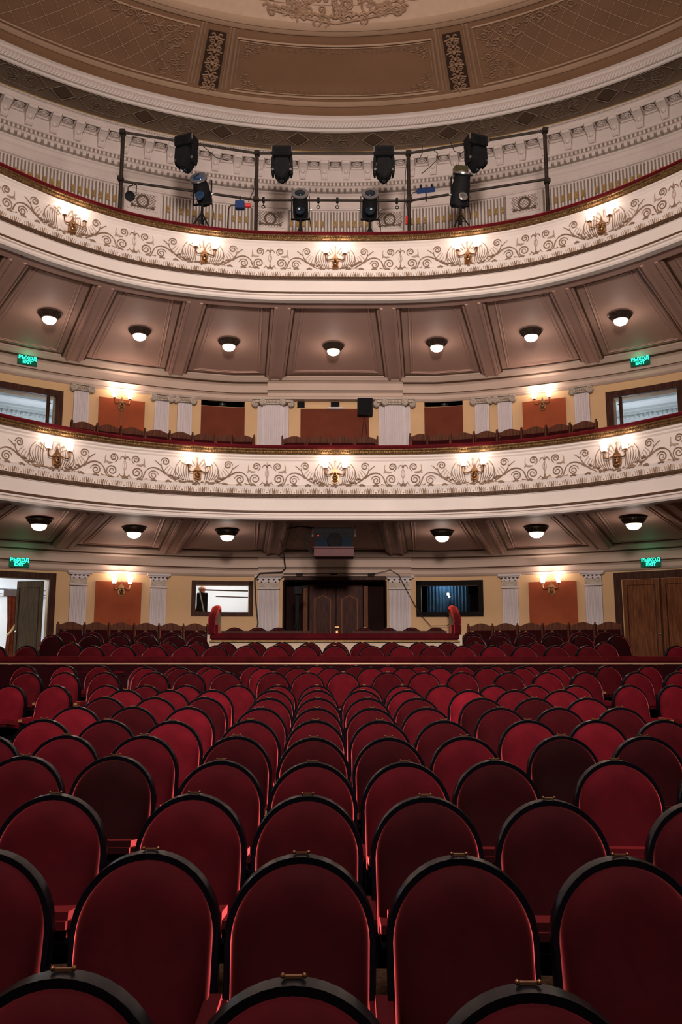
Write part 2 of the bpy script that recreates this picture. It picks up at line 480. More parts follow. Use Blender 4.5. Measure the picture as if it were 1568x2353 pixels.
# projecting entablature over the middle bay (both levels)
def bay_entab(zc, half, nm):
    m = MB()
    y = 20.2
    prof = [(.05, zc - .49), (.26, zc - .49), (.28, zc - .44), (.25, zc - .42), (.25, zc - .34), (.31, zc - .31), (.29, zc - .29),
            (.27, zc - .27), (.27, zc - .10), (.33, zc - .07), (.33, zc - .04), (.05, zc - .04)]
    k = len(prof)
    vs = [(sx * half, y - d, z) for sx in (-1, 1) for d, z in prof]
    m.add(vs, [(j, (j + 1) % k, k + (j + 1) % k, k + j) for j in range(k)] + [tuple(range(k)), tuple(range(2 * k - 1, k - 1, -1))])
    o = struct(m.build('trim_1', FRIEZE, smooth=30), nm)
    md = MB(); md.box((0, y - .335, zc - .055), (2 * half, .015, .022)); md.box((0, y - .315, zc - .293), (2 * half, .015, .02))
    md.build('dark_bead_line', BEADL, o)
bay_entab(hzB(12.2) , 1.65, 'projecting entablature above the middle bay of the dress circle')
bay_entab(hzA(12.2) , 1.80, 'projecting entablature above the stalls entrance doors')

# ------------------------------------------------------------------ balcony fronts
BAYA = .3275
def front(base, lab, nm):
    t = empty(nm, (0, 0, 0), 0, lab, 'balcony')
    n = 150
    def sw(name, prof, m, mesh=None):
        q = mesh or MB(); sweep(q, [(d, base + p) for d, p in prof], rb, -1.5, 1.5, n)
        return q.build(name, m, t, smooth=28)
    q = MB()
    sweep(q, [(d, base + p) for d, p in [(-.12, .06), (-.10, .0), (.05, .0), (.075, .03), (.075, .055), (.05, .065), (.05, .08), (.09, .09), (.09, .115), (.045, .13)]], rb, -1.5, 1.5, n)
    sweep(q, [(d, base + p) for d, p in [(.03, .165), (.035, .18), (.02, .20), (.03, .40), (.045, .405), (.03, .43)]], rb, -1.5, 1.5, n)
    sweep(q, [(d, base + p) for d, p in [(.03, .49), (.0, .50), (.012, .60), (.035, .66), (.0, .68), (-.01, 1.14), (.01, 1.17), (.0, 1.20), (.03, 1.225), (.03, 1.25), (.0, 1.27)]], rb, -1.5, 1.5, n)
    sweep(q, [(d, base + p) for d, p in [(-.2, 1.37), (-.22, .8), (-.22, .2)]], rb, -1.5, 1.5, n)
    q.build('parapet', CREAM, t, smooth=28)
    sw('lower_bead_line', [(.045, .125), (.066, .132), (.066, .168), (.03, .175)], BEADL)
    g = MB(); sweep(g, [(d, base + p) for d, p in [(.03, .415), (.055, .42), (.066, .455), (.055, .495), (.03, .50)]], rb, -1.5, 1.5, n)
    a = -1.2
    while a < 1.2:
        g.ball(P(a, rb(a) - .064, base + .458), .019, n=6); a += .0052
    g.build('brown_bead_moulding', BEADL, t)
    g = MB(); sweep(g, [(d, base + p) for d, p in [(.0, 1.27), (.04, 1.28), (.055, 1.30), (.05, 1.33), (.075, 1.35), (.07, 1.37)]], rb, -1.5, 1.5, n)
    a = -1.15
    while a < 1.15:
        g.ball(P(a, rb(a) - .055, base + 1.312), .021, n=6); a += .0058
    g.build('gilt_moulding', GOLD, t)
    sw('velvet_rail', [(.07, 1.37), (.09, 1.39), (.09, 1.42), (.06, 1.445), (-.16, 1.45), (-.22, 1.42), (-.22, 1.36)], VELVR)
    # relief ornament, drawn in (u along the front in metres, p height)
    R1 = MB(); R2 = MB()
    def mapf(a0, sgn, u, p, d=.012):
        a = a0 + sgn * u / 8.05
        return P(a, rb(a) - d, base + p)
    def stroke(mesh, a0, sgn, pts, r, d=.006, n=5):
        k = len(pts)
        rr = r if isinstance(r, list) else [r * (0.45 + 0.55 * sin(pi * min(1, (i + .6) / k * 1.0) ** .7)) for i in range(k)]
        mesh.tube([mapf(a0, sgn, u, p, d) for u, p in pts], rr, n)
    for kb in range(-3, 4):
        a0 = kb * BAYA
        # shell fan behind the lamp: nested drooping leaves
        for i in range(-3, 4):
            th = pi / 2 - i * radians(15.5)
            cu, cp = 0.0, .86
            r0, r1 = .17, .37 - .006 * abs(i)
            bend = .05 * (1 if i > 0 else -1 if i < 0 else 0)
            pts = [(cu + (r0 + (r1 - r0) * s) * cos(th) + bend * s * s * 0.6, cp + (r0 + (r1 - r0) * s) * sin(th) * .86 - .02 * s * s) for s in (0, .25, .5, .75, 1)]
            stroke(R2, a0, 1, pts, .010)
            q = pts[-1]; stroke(R2, a0, 1, spiral((q[0], q[1] - .012), .026, .008, th + 2.2, .55, 7), .007)
        for sgn in (-1, 1):
            # side contour of the shell
            stroke(R1, a0, sgn, bez((.33, .70), (.44, .80), (.42, .98), (.30, 1.09), 12), .009)
            for i in range(6):
                stroke(R1, a0, sgn, bez((.30 - .035 * i, .74 - .012 * i), (.36 - .04 * i, .80), (.40 - .045 * i, .86 + .01 * i), (.385 - .05 * i, .93 + .035 * i), 6), .0085)
            # branch to the upper small volute
            stroke(R1, a0, sgn, bez((.40, .70), (.55, .78), (.66, .88), (.66, 1.0), 10), .015)
            stroke(R1, a0, sgn, spiral((.58, 1.04), .085, .018, 0, 1.6, 24), .012)
            stroke(R1, a0, sgn, bez((.66, .96), (.72, 1.0), (.73, 1.03), (.78, 1.05), 6), .009)
            for i in range(4):
                stroke(R2, a0, sgn, bez((.60 - .05 * i, .86 - .04 * i), (.57 - .05 * i, .92 - .03 * i), (.54 - .04 * i, .95 - .03 * i), (.50 - .03 * i, .98 - .03 * i), 5), .007)
            # big arch with curl inside
            stroke(R1, a0, sgn, bez((.58, .80), (.70, .93), (.84, .95), (.93, .84), 12), .015)
            stroke(R1, a0, sgn, bez((.93, .84), (.97, .78), (.96, .70), (1.03, .665), 8), .014)
            stroke(R1, a0, sgn, spiral((.80, .765), .10, .02, radians(170), -1.75, 28), .012)
            for i in range(5):
                stroke(R1, a0, sgn, [(.90 + .018 * i, .70 - .008 * i), (.915 + .018 * i, .675), (.90 + .03 * i, .655)], .012)
            # winged volutes beside the candelabrum
            stroke(R1, a0, sgn, spiral((1.095, .785), .115, .02, radians(-100), -1.8, 28), .013)
            stroke(R1, a0, sgn, spiral((1.115, 1.03), .085, .016, radians(-70), 1.7, 26), .012)
            for i in range(7):
                b = i / 6
                stroke(R2, a0, sgn, bez((1.10 - .06 * b, .93 - .02 * b), (1.03 - .05 * b, .93), (.96 - .02 * b, .95 + .03 * b), (.945 + .03 * b, .90 + .17 * b), 6), .0115)
            stroke(R1, a0, sgn, bez((1.02, .665), (1.10, .64), (1.20, .65), (1.23, .72), 8), .011)
            # candelabrum in the middle of the bay (half per side)
            if sgn == 1:
                a1 = a0 + BAYA / 2
                stroke(R2, a1, 1, [(0, .72), (0, .90), (0, 1.12)], [.013, .008, .006])
                for p_, w in ((.70, .055), (.74, .03), (.93, .022), (1.03, .05), (1.08, .02)):
                    R1.ball(mapf(a1, 1, 0, p_, .01), w * .45, n=8)
                for s2 in (-1, 1):
                    stroke(R1, a1, s2, bez((.0, 1.04), (.05, 1.09), (.08, 1.05), (.09, 1.00), 6), .010)
                    stroke(R1, a1, s2, bez((.0, .70), (.04, .68), (.08, .70), (.09, .74), 6), .011)
                    stroke(R1, a1, s2, bez((.02, .66), (.05, .65), (.07, .655), (.10, .67), 6), .010)
                    stroke(R2, a1, s2, bez((.0, .80), (.04, .86), (.05, .92), (.0, 1.0), 6), .006)
        # leaf cluster below the lamp
        for i in range(26):
            u = -.50 + i * .04; p_ = .66 + .14 * (abs(u) / .5) ** 2
            R1.ball(mapf(a0, 1, u + random.uniform(-.01, .01), p_ + random.uniform(-.026, .026), .016), random.uniform(.016, .030), n=6, sc=(1.3, 1, .8))
        for i in range(9):
            u = -.40 + i * .1
            stroke(R1, a0, 1, bez((u, .70), (u + .03, .66), (u + .06, .66), (u + .10, .70), 5), .010)
    # acanthus row
    a = -3.4 * BAYA; st = BAYA / 10
    while a < 3.4 * BAYA:
        for s2 in (-1, 1):
            stroke(R1, a, s2, bez((.118, .505), (.122, .59), (.10, .655), (.045, .668), 7), .013, n=4)
            stroke(R2, a, s2, bez((.085, .51), (.088, .57), (.07, .62), (.035, .635), 6), .011, n=4)
            stroke(R2, a, s2, bez((.05, .51), (.055, .56), (.04, .60), (.015, .61), 6), .010, n=4)
            stroke(R1, a + .132 / 8.05, s2, bez((.0, .53), (.02, .58), (.02, .62), (.0, .655), 5), .008, n=4)
            R1.ball(mapf(a, s2, .035, .66, .018), .024, n=6, sc=(1.5, 1, .8))
        R1.ball(mapf(a, 1, 0, .672, .022), .028, n=6, sc=(1.3, 1, .9))
        R1.ball(mapf(a, 1, 0, .53, .012), .013, n=5)
        a += st
    R1.build('brown_relief_ornament', GLAZE, t, smooth=60)
    R2.build('tan_relief_ornament', GLAZE2, t, smooth=60)
    return t
front(6.87, 'upper cream balcony front with scrollwork and gilt top moulding', 'balcony')
front(2.48, 'lower cream balcony front with scrollwork and gilt top moulding', 'balcony')

# ------------------------------------------------------------------ upper gallery wall ornament
WRE = mat('wreath_brown', (.17, .11, .075), .6, var=.3, scale=9)
WRE2 = mat('lattice_brown', (.26, .19, .145), .6)
def upper_wall():
    m = MB()
    sweep(m, [(0, 13.02), (.05, 13.0), (.05, 12.97), (.02, 12.95), (.02, 12.72), (.06, 12.70), (.10, 12.66)], rc, -1.5, 1.5, 160)
    sweep(m, [(.10, 12.66), (.42, 12.66), (.44, 12.62), (.44, 12.55), (.40, 12.52), (.02, 12.50), (.02, 12.18), (.05, 12.16), (.05, 12.13),
              (.03, 12.12), (.03, 12.02), (.06, 11.97), (.06, 11.95), (.03, 11.94), (.03, 11.80), (.07, 11.78), (.07, 11.74), (.04, 11.72),
              (.035, 11.62), (.06, 11.60), (.02, 11.56), (.03, 11.50), (.03, 11.40), (.05, 11.38), (.05, 11.345), (.0, 11.33)], rc, -1.5, 1.5, 160)
    t = struct(m.build('trim_2', CREAM2, smooth=25), 'classical plaster cornice of the upper gallery')
    q = MB(); sweep(q, [(.05, 13.0), (.065, 12.985), (.05, 12.97)], rc, -1.5, 1.5, 160); q.build('gilt_line', OCHRE, t)
    # small flutes above the corona
    q = MB(); a = -.95
    while a < .95:
        M, _ = wframe(a, .03, 12.84, rc); q.box((0, 0, 0), (.042, .02, .17), M); a += .0052
    q.build('upper_fluting', CREAM2, t, smooth=0)
    # egg row + dentils
    q = MB(); a = -.95
    while a < .95:
        M, _ = wframe(a, .05, 12.055, rc); q.ball((0, 0, 0), .038, M, n=8, sc=(.9, .7, 1.35)); a += .0081
    q.build('egg_row', CREAM2, t)
    q = MB(); a = -.95
    while a < .95:
        M, _ = wframe(a, .075, 11.87, rc); q.box((0, 0, 0), (.085, .10, .12), M); a += .0122
    q.build('dentil_row', CREAM2, t, smooth=0)
    # brackets (scrolled) and rosettes between them
    b = MB()
    side = [(0, 0), (0, -.34), (-.05, -.345), (-.10, -.31), (-.13, -.25), (-.12, -.20), (-.17, -.15), (-.28, -.12), (-.36, -.09), (-.40, -.03), (-.40, 0)]
    k = len(side); w = .10
    b.add([(sx * w * (1 if z > -.2 else .8), y, z) for sx in (-1, 1) for y, z in side],
          [(j, (j + 1) % k, k + (j + 1) % k, k + j) for j in range(k)] + [tuple(range(k)), tuple(range(2 * k - 1, k - 1, -1))])
    b.tube([(-.09, -.37, -.055), (.09, -.37, -.055)], .045, 10)
    b.ball((0, -.14, -.19), .055, n=10)
    b.box((0, -.2, .0), (.26, .42, .04))
    br = b.build('cornice_bracket', CREAM2, t)
    r = MB()
    r.tube([(.10 * cos(q), -.24 + .085 * sin(q), -.012) for q in frange(0, 2 * pi, 16)[:-1]], .018, 6, closed=True)
    r.ball((0, -.24, -.01), .035, n=8)
    for i in range(8):
        q = i * pi / 4; r.ball((.055 * cos(q), -.24 + .05 * sin(q), -.008), .020, n=6)
    ro = r.build('soffit_rosette', CREAM2, t)
    c = MB()   # recessed coffer frame
    for x, y, dx, dy in ((-.155, -.23, .02, .36), (.155, -.23, .02, .36), (0, -.04, .33, .03), (0, -.41, .33, .03)): c.box((x, y, -.01), (dx, dy, .05))
    co = c.build('coffer_frame', CREAM2, t, smooth=0)
    c = MB(); c.box((0, -.225, .014), (.29, .33, .012)); cp_ = c.build('coffer_panel', mat('coffer_grey_brown', (.20, .155, .125), .6, var=.3, scale=8), t, smooth=0)
    first = True
    for i in range(-21, 22):
        a = .0225 + i * .0456
        for ob, aa, z in ((br, a, 12.53), (ro, a + .0228, 12.505), (co, a + .0228, 12.50), (cp_, a + .0228, 12.50)):
            loc, rot = wloc(aa, .02, z, rc)
            o = ob if first else ob.copy()
            if not first: C.objects.link(o); o.parent = t
            o.location = loc; o.rotation_euler = (0, 0, rot)
        first = False
    # fluted frieze + gilt blocks; the grooves carry a brown glaze, dentil gaps a painted shade
    GRV = mat('brown_groove_glaze_shade', (.27, .215, .18), .6, var=.3, scale=6)
    q = MB(); sweep(q, [(.012, 11.31), (.012, 10.62)], rc, -1.0, 1.0, 140); sweep(q, [(.026, 12.945), (.026, 12.73)], rc, -1.0, 1.0, 140)
    sweep(q, [(.036, 11.93), (.036, 11.80)], rc, -1.0, 1.0, 140); sweep(q, [(.036, 12.115), (.036, 12.02)], rc, -1.0, 1.0, 140); q.build('groove_glaze_shade', GRV, t)
    q = MB(); g = MB()
    PAN = [-.393, -.135, .113, .387]
    a = -.95
    while a < .95:
        if all(abs(a - p) > .037 for p in PAN):
            M, _ = wframe(a, .012, 10.97, rc); q.box((0, -.012, 0), (.042, .055, .66), M)
            q.box((0, -.03, .30), (.052, .04, .03), M)
        a += .0066
    q.build('fluted_frieze', CREAM2, t, smooth=0)
    a = -.95; i = 0
    while a < .95:
        if all(abs(a - p) > .042 for p in PAN) and i % 8 < 7:
            for dz in (-.038, .038):
                M, _ = wframe(a, .085, 10.93 + dz, rc); g.box((0, 0, 0), (.055, .02, .055), M)
            M, _ = wframe(a, .075, 10.93, rc); g.box((0, 0, 0), (.075, .02, .17), M)
        a += .0132; i += 1
    g.build('gilt_block_row', OCHRE, t, smooth=0)
    q = MB(); a = -.95; i = 0
    while a < .95:   # darker rope strips between the fields
        for dz in range(14):
            M, _ = wframe(a, .03, 10.68 + dz * .045, rc)
            if all(abs(a - p) > .037 for p in PAN): q.ball((0, 0, 0), .02, M, n=5)
        a += .1056; i += 1
    q.build('bead_strip', GLAZE2, t)
    # wreath panels
    for p in PAN:
        M, rot = wframe(p, .03, 11.03, rc)
        e = MB(); w, h = .36, .22
        for x, z, dx, dz in ((-w, 0, .025, 2*h), (w, 0, .025, 2*h), (0, h, 2*w, .025), (0, -h, 2*w, .025)): e.box((x, 0, z), (dx, .03, dz), M)
        e.box((0, .02, 0), (2*w, .02, 2*h), M); e.box((0, .012, 0), (.90, .012, .68), M)
        pn = e.build('wreath_panel', CREAM2, t, smooth=0)
        l = MB()
        for i in range(-9, 10):
            for s_ in (-1, 1):
                x0 = i * .075; pts = []
                for z in frange(-h + .02, h - .02, 8):
                    x = x0 + s_ * z
                    if abs(x) < w - .02: pts.append((x, -.004, z))
                if len(pts) > 1: l.tube(pts, .006, 4, M)
        l.build('lattice', WRE2, pn)
        l = MB()
        for i in range(26):
            q_ = 2 * pi * i / 26
            l.ball((.135 * cos(q_), -.015, .01 + .15 * sin(q_)), .026, M, n=6)
        for s_ in (-1, 1):
            pts = [(s_ * u, -.015, z) for u, z in bez((.02, -.14), (.12, -.20), (.18, -.10), (.24, -.17), 10)]
            l.tube(pts, .014, 5, M)
            l.tube([(s_ * u, -.015, z) for u, z in spiral((.25, -.13), .04, .015, -1.5, 1.1, 10)], .011, 5, M)
        l.build('wreath', WRE, pn)
upper_wall()

# ------------------------------------------------------------------ cove band, ring, dome
q = MB(); sweep(q, [(0, 13.0), (.02, 13.02), (.04, 13.04), (.12, 13.16), (.5, 13.28), (.5, 13.33)], rc, -1.7, 1.7, 160)
cove = struct(q.build('trim_3', BAND, smooth=40), 'dark brown painted cove band with diamond pattern')
q = MB(); g2 = MB()
def covept(a, s, e=.01):
    d = .06 + .42 * s; z = 13.07 + .20 * s
    return P(a, 12.5 - d - .005, z - e)
a = -1.04
while a < 1.1:
    for s_ in (-1, 1):
        for (a1, s1), (a2, s2) in (((0, .93), (.024, .5)), ((.024, .5), (0, .07))):
            q.tube([covept(a + s_ * a1, s1), covept(a + s_ * a2, s2)], .013, 4)
        q.tube([covept(a + s_ * (.03 + .02 * i / 6), .5 + .5 * (i / 6) * .86) for i in range(7)], .010, 4)
        q.tube([covept(a + s_ * (.03 + .02 * i / 6), .5 - .5 * (i / 6) * .86) for i in range(7)], .010, 4)
        q.tube([covept(a + s_ * x, .93) for x in (.05, .065, .08)], .010, 4)
        q.tube([covept(a + s_ * x, .07) for x in (.05, .065, .08)], .010, 4)
        for j in range(5):
            th = -1.1 + j * .55
            q.tube([covept(a + s_ * (.078 - .004 * cos(th)), .5 + .05 * sin(th)), covept(a + s_ * (.078 - .022 * cos(th)), .5 + .40 * sin(th))], .008, 4)
        q.tube([covept(a + s_ * (.062 + .012 * cos(t)), .5 + .3 * sin(t)) for t in frange(0, 2 * pi, 10)], .006, 4)
    g2.add([covept(a + x, s) for x, s in ((0, .85), (.019, .5), (0, .15), (-.019, .5))], [(0, 1, 2, 3)])
    a += .16
q.build('guilloche_relief', BANDR, cove)
g2.build('diamond_inlay', mat('dark_diamond_paint', (0.07, 0.042, 0.026), 0.6), cove)
q = MB(); sweep(q, [(.5, 13.33), (.48, 13.27), (.50, 13.24), (.54, 13.25), (.56, 13.30), (.62, 13.30), (.66, 13.36), (.66, 13.45), (.62, 13.50), (.66, 13.54), (.64, 13.62), (.56, 13.66), (.5, 13.66)], rc, -pi, pi, 260)
ring = struct(q.build('trim_4', CREAM, smooth=40), 'cream rope moulding ring around the ceiling')
q = MB(); a = -1.1
while a < 1.1:
    q.tube([P(a, 12.5 - .62, 13.30), P(a + .004, 12.5 - .665, 13.34), P(a + .007, 12.5 - .675, 13.40), P(a + .008, 12.5 - .655, 13.45)], .017, 5); a += .0068
q.build('rope_twist', CREAM, ring)

def dz(r):
    k = [(0, 16.2), (4, 15.9), (6, 15.5), (8, 14.85), (9, 14.47), (9.5, 14.2), (11.5, 13.9), (12, 13.64)]
    for (r0, z0), (r1, z1) in zip(k, k[1:]):
        if r <= r1: return z0 + (z1 - z0) * (r - r0) / (r1 - r0)
    return k[-1][1]
# the dome slab is a dull brown; lighter painted mouldings are laid on it
q = MB(); vs = []; rr = [0.02, 2, 4, 5, 6, 7, 7.5, 8, 8.5, 9, 9.25, 9.5, 10, 10.5, 11, 11.5, 11.75, 12.02]; na = 160
for i in range(na):
    a = 2 * pi * i / na
    for r in rr: vs.append(P(a, r, dz(r)))
k = len(rr)
q.add(vs, [(i * k + j, ((i + 1) % na) * k + j, ((i + 1) % na) * k + j + 1, i * k + j + 1) for i in range(na) for j in range(k - 1)])
dome = struct(q.build('ceiling', DOME, smooth=60), 'brown painted shallow dome of the auditorium')
def dsweep(name, prof, m, a0=-1.5, a1=1.5, n=160):
    q = MB(); sweep(q, [(-r, dz(r) - e) for r, e in prof], lambda a: 0.0, a0, a1, n); return q.build(name, m, dome, smooth=40)
dsweep('inner_disc', [(9.40, .012), (9.2, .012), (8.0, .012), (6.0, .012), (2.0, .012)], mat('dome_centre_paint', (.66, .45, .32), .6, var=.1))
dsweep('ring_moulding', [(9.68, 0), (9.66, .04), (9.60, .05), (9.52, .03), (9.5, .06), (9.42, .06), (9.38, .0)], DOMEL)
dsweep('ring_line', [(9.05, .0), (9.04, .035), (8.99, .035), (8.98, 0)], DOMER)
dsweep('outer_moulding', [(11.72, 0), (11.70, .04), (11.66, .05), (11.60, .02)], DOMEL)
def dpt(a, r, e=.015): return P(a, r, dz(r) - e)
def dline(q, pts, rad, n=4, e=.012): q.tube([dpt(a, r, e) for a, r in pts], rad, n)
q = MB()
RB = [-1.42, -1.1, -.82, -.278, .273, .82, 1.1]
for c in RB:                       # rib frames
    for da in (-.037, .037, -.029, .029):
        dline(q, [(c + da, 9.72 + .2 * i) for i in range(10)], .03 if abs(da) > .03 else .016)
def pframe(a0, a1, r0, r1, rad):
    pts = [(a0 + (a1 - a0) * i / 12, r0) for i in range(13)] + [(a1, r0 + (r1 - r0) * i / 8) for i in range(1, 9)] + \
          [(a1 + (a0 - a1) * i / 12, r1) for i in range(1, 13)] + [(a0, r1 + (r0 - r1) * i / 8) for i in range(1, 9)]
    q.tube([dpt(a, r) for a, r in pts[:-1]], rad, 4, closed=True)
pframe(-.231, .226, 9.95, 11.52, .028); pframe(-.224, .219, 10.02, 11.45, .012)
for s_ in (-1, 1): pframe(s_ * .322, s_ * .78, 9.85, 11.55, .024)
q.build('panel_mouldings', DOMEL, dome)
# diagonal lattice in the side fields
q = MB()
for s_ in (-1, 1):
    for i in range(-8, 16):
        for d in (-1, 1):
            pts = []
            for t in range(13):
                r = 9.95 + 1.5 * t / 12; a = s_ * (.36 + .04 * i + d * .055 * (t / 12) * 1.9 - (0.0 if d > 0 else -.02))
                if .345 < abs(a) < .76 and (a > 0) == (s_ > 0): pts.append((a, r))
            if len(pts) > 1: dline(q, pts, .009, 4, .008)
q.build('lattice_lines', DOMEL, dome)
# scroll relief
q = MB()
def dscroll(a0, r0, sa, flip, size, turns=1.4):
    """spiral in the dome field; a0 in rad, size in metres"""
    pts = spiral((0, 0), size, size * .15, 0.5, turns * flip, 20)
    q.tube([dpt(a0 + u / 10.5, r0 + v, .02) for u, v in pts], size * .13, 5)
    for i in range(5):
        th = i * 1.2 + .4
        q.tube([dpt(a0 + (size * .9 * cos(th)) / 10.5, r0 + size * .9 * sin(th), .02),
                dpt(a0 + (size * 1.35 * cos(th + .35)) / 10.5, r0 + size * 1.35 * sin(th + .35), .02)], size * .13, 4)
for s_ in (-1, 1):
    for a0, r0, sz, f in ((.345, 10.15, .13, 1), (.365, 10.42, .15, -1), (.345, 10.75, .13, 1), (.36, 11.0, .11, -1), (.345, 11.3, .13, 1), (.385, 10.1, .12, -1),
                          (.415, 10.22, .15, 1), (.445, 10.02, .13, -1), (.475, 10.0, .14, 1), (.51, 9.98, .12, -1), (.545, 9.98, .12, 1), (.38, 11.35, .10, -1), (.40, 10.55, .10, 1),
                          (.375, 10.62, .10, 1), (.39, 11.1, .09, 1), (.345, 11.1, .09, -1), (.36, 9.98, .11, 1)):
        dscroll(s_ * a0, r0, s_, f * s_, sz)
    for a0, r0, sz, f in ((.20, 10.15, .10, 1), (.185, 10.2, .09, -1), (.205, 10.35, .09, 1), (.20, 11.25, .10, 1), (.185, 11.3, .09, -1), (.205, 11.05, .09, 1), (.17, 11.35, .07, 1), (.17, 10.1, .07, 1)):
        dscroll(s_ * a0, r0, s_, f * s_, sz)
for i in range(26):
    a0 = -.16 + i * .0128
    for r0 in (10.12, 11.36): dscroll(a0, r0, 1, 1 if i % 2 else -1, .045, 1.0)
q.build('painted_scroll_relief', DOMER, dome)
# central ornament at the top of the picture
q = MB()
random.seed(11)
for s_ in (-1, 1):
    for i in range(42):
        a0 = s_ * random.uniform(.0, .175); r0 = 8.55 + random.random() * (.85 - .9 * abs(a0) * 1.5)
        pts = spiral((0, 0), random.uniform(.07, .16), .02, random.uniform(0, 6), random.choice((-1, 1)) * random.uniform(.7, 1.3), 14)
        q.tube([dpt(a0 + u / 9, r0 + v, .05) for u, v in pts], .028, 5)
    for i in range(9):
        r_ = 9.28 - .02 * i
        q.tube([dpt(s_ * (.02 * i), r_ - .03, .06), dpt(s_ * (.02 * i + .012), r_ - .08, .07), dpt(s_ * (.02 * i + .02), r_ - .02, .05)], .03, 5)
for i in range(12):
    q.tube([dpt(-.006 + .001 * i, 8.4 + .07 * i, .06), dpt(.008 - .001 * i, 8.46 + .07 * i, .08)], .035, 5)
q.tube([dpt(x, 9.36 - abs(x) * 1.2, .04) for x in frange(-.17, .17, 20)], .03, 6)
q.build('central_medallion_relief', mat('medallion_paint', (.44, .27, .17), .55, var=.3, scale=6), dome)
# dark pierced grilles in the ribs
random.seed(3)
for c in RB:
    q = MB(); a0, a1 = c - .021, c + .021
    vs = [dpt(a, 9.88 + 1.66 * i / 8, .01) for i in range(9) for a in (a0, a1)]
    q.add(vs, [(2 * i, 2 * i + 1, 2 * i + 3, 2 * i + 2) for i in range(8)])
    gr = q.build('dark_grille_panel', mat('grille_recess', (0.05, 0.028, 0.018), 0.7), dome)
    q = MB()
    for j in range(9):
        r0 = 9.98 + j * .187
        for s_ in (-1, 1):
            pts = spiral((0, 0), .085, .02, pi / 2, s_ * (1.2 if j % 3 else .7), 14)
            q.tube([dpt(c + s_ * .0095 + u / 11, r0 + v, .02) for u, v in pts], .021, 5)
        q.ball(dpt(c, r0 + .09, .02), .045, n=7)
        if j % 2 == 0: q.tube([dpt(c - .017, r0 + .1, .02), dpt(c, r0 + .04, .02), dpt(c + .017, r0 + .1, .02)], .022, 5)
    q.build('grille_ornament', DOMER, gr)

# ------------------------------------------------------------------ pilasters
def fluted_shaft(w, h, d=.09, nf=5, name='shaft', m=PILW, parent=None, x0=0.0, y0=0.0):
    pts = [(-w / 2, 0), (-w / 2, -d)]
    mg = .03; fw = (w - 2 * mg) / nf
    for i in range(nf):
        c = -w / 2 + mg + fw * (i + .5)
        for th in frange(0, pi, 6): pts.append((c - fw * .36 * cos(th), -d + fw * .42 * sin(th)))
    pts += [(w / 2, -d), (w / 2, 0)]
    k = len(pts); q = MB()
    vs = [(x + x0, y + y0, z) for z in (0, h) for x, y in pts]
    q.add(vs, [(j, j + 1, k + j + 1, k + j) for j in range(k - 1)] + [tuple(range(k - 1, -1, -1)), tuple(range(k, 2 * k))])
    return q.build(name, m, parent, smooth=25)
def doric(a, base, top, w, label, d=.0):
    loc, rot = wloc(a, d, base)
    t = empty('pilaster', loc, rot, label, 'pilaster', )
    H = top - base
    fluted_shaft(w, H - .34, .10, 5 if w < .45 else 7, parent=t)
    c = MB()
    c.box((0, -.055, H - .30), (w + .03, .13, .035)); c.box((0, -.05, H - .215), (w, .11, .16))
    c.box((0, -.06, H - .10), (w + .01, .13, .11))
    cap = c.build('capital', PILW, t, smooth=0, bevel=.004)
    c = MB(); c.box((0, -.10, H - .025), (w + .16, .22, .05)); c.box((0, -.08, H - .06), (w + .10, .17, .03))
    c.build('abacus', PILW, cap, smooth=0, bevel=.006)
    c = MB(); nn = 4
    for i in range(nn + 1): c.ball((-w / 2 + w * i / nn, -.125, H - .085), .026, n=8)
    for i in range(3): c.ball((-w * .34 + w * .34 * i, -.125, H - .15), .017, n=8)
    c.build('dark_rosettes', BEADL, cap)
    c = MB(); c.box((0, -.112, H - .22), (w * .95, .012, .11)); c.build('necking_band', CAPM, cap, smooth=0)
    return t
def ionic(a, base, top, w, label, d=0.0, double=False):
    loc, rot = wloc(a, d, base)
    t = empty('pilaster', loc, rot, label, 'pilaster')
    H = top - base
    if double:
        fluted_shaft(w, H - .16, .26, 8, parent=t)
        for s_ in (-1, 1): fluted_shaft(.14, H - .16, .14, 2, 'side_shaft', parent=t, x0=s_ * (w / 2 + .07))
        vx = [(-.44, .20), (-.24, .34), (.24, .34), (.44, .20)]; cw = .98; dd = .30
    else:
        fluted_shaft(w, H - .16, .10, 5, parent=t)
        vx = [(-.20, .17), (.20, .17)]; cw = .50; dd = .16
    c = MB()
    c.box((0, -dd / 2, H - .02), (cw, dd + .06, .04)); c.box((0, -dd / 2, H - .075), (cw - .10, dd, .055))
    c.box((0, -dd / 2, H - .13), (w + .06, dd - .01, .045))
    cap = c.build('capital', CAPM, t, smooth=0, bevel=.004)
    for x, y in vx:
        v = MB()
        v.lathe([(0, -.06), (.075, -.06), (.085, -.04), (.085, .04), (.0, .04)], 18, Matrix.Translation((x, -y + .03, H - .11)) @ Matrix.Rotation(pi / 2, 4, 'X') @ Matrix.Rotation(pi, 4, 'X'))
        v.tube([(x + u, -y - .035, H - .11 + w_) for u, w_ in spiral((0, 0), .075, .012, pi / 2, 1.8 * (1 if x < 0 else -1), 26)], .011, 5)
        v.build('volute', CAPM, cap)
    e = MB()
    for i in range(5): e.ball((-.10 + .05 * i if not double else -.16 + .08 * i, -dd - .02, H - .10), .024, n=8, sc=(1, .7, 1.3))
    e.build('egg_moulding', GLAZE2, cap)
    return t
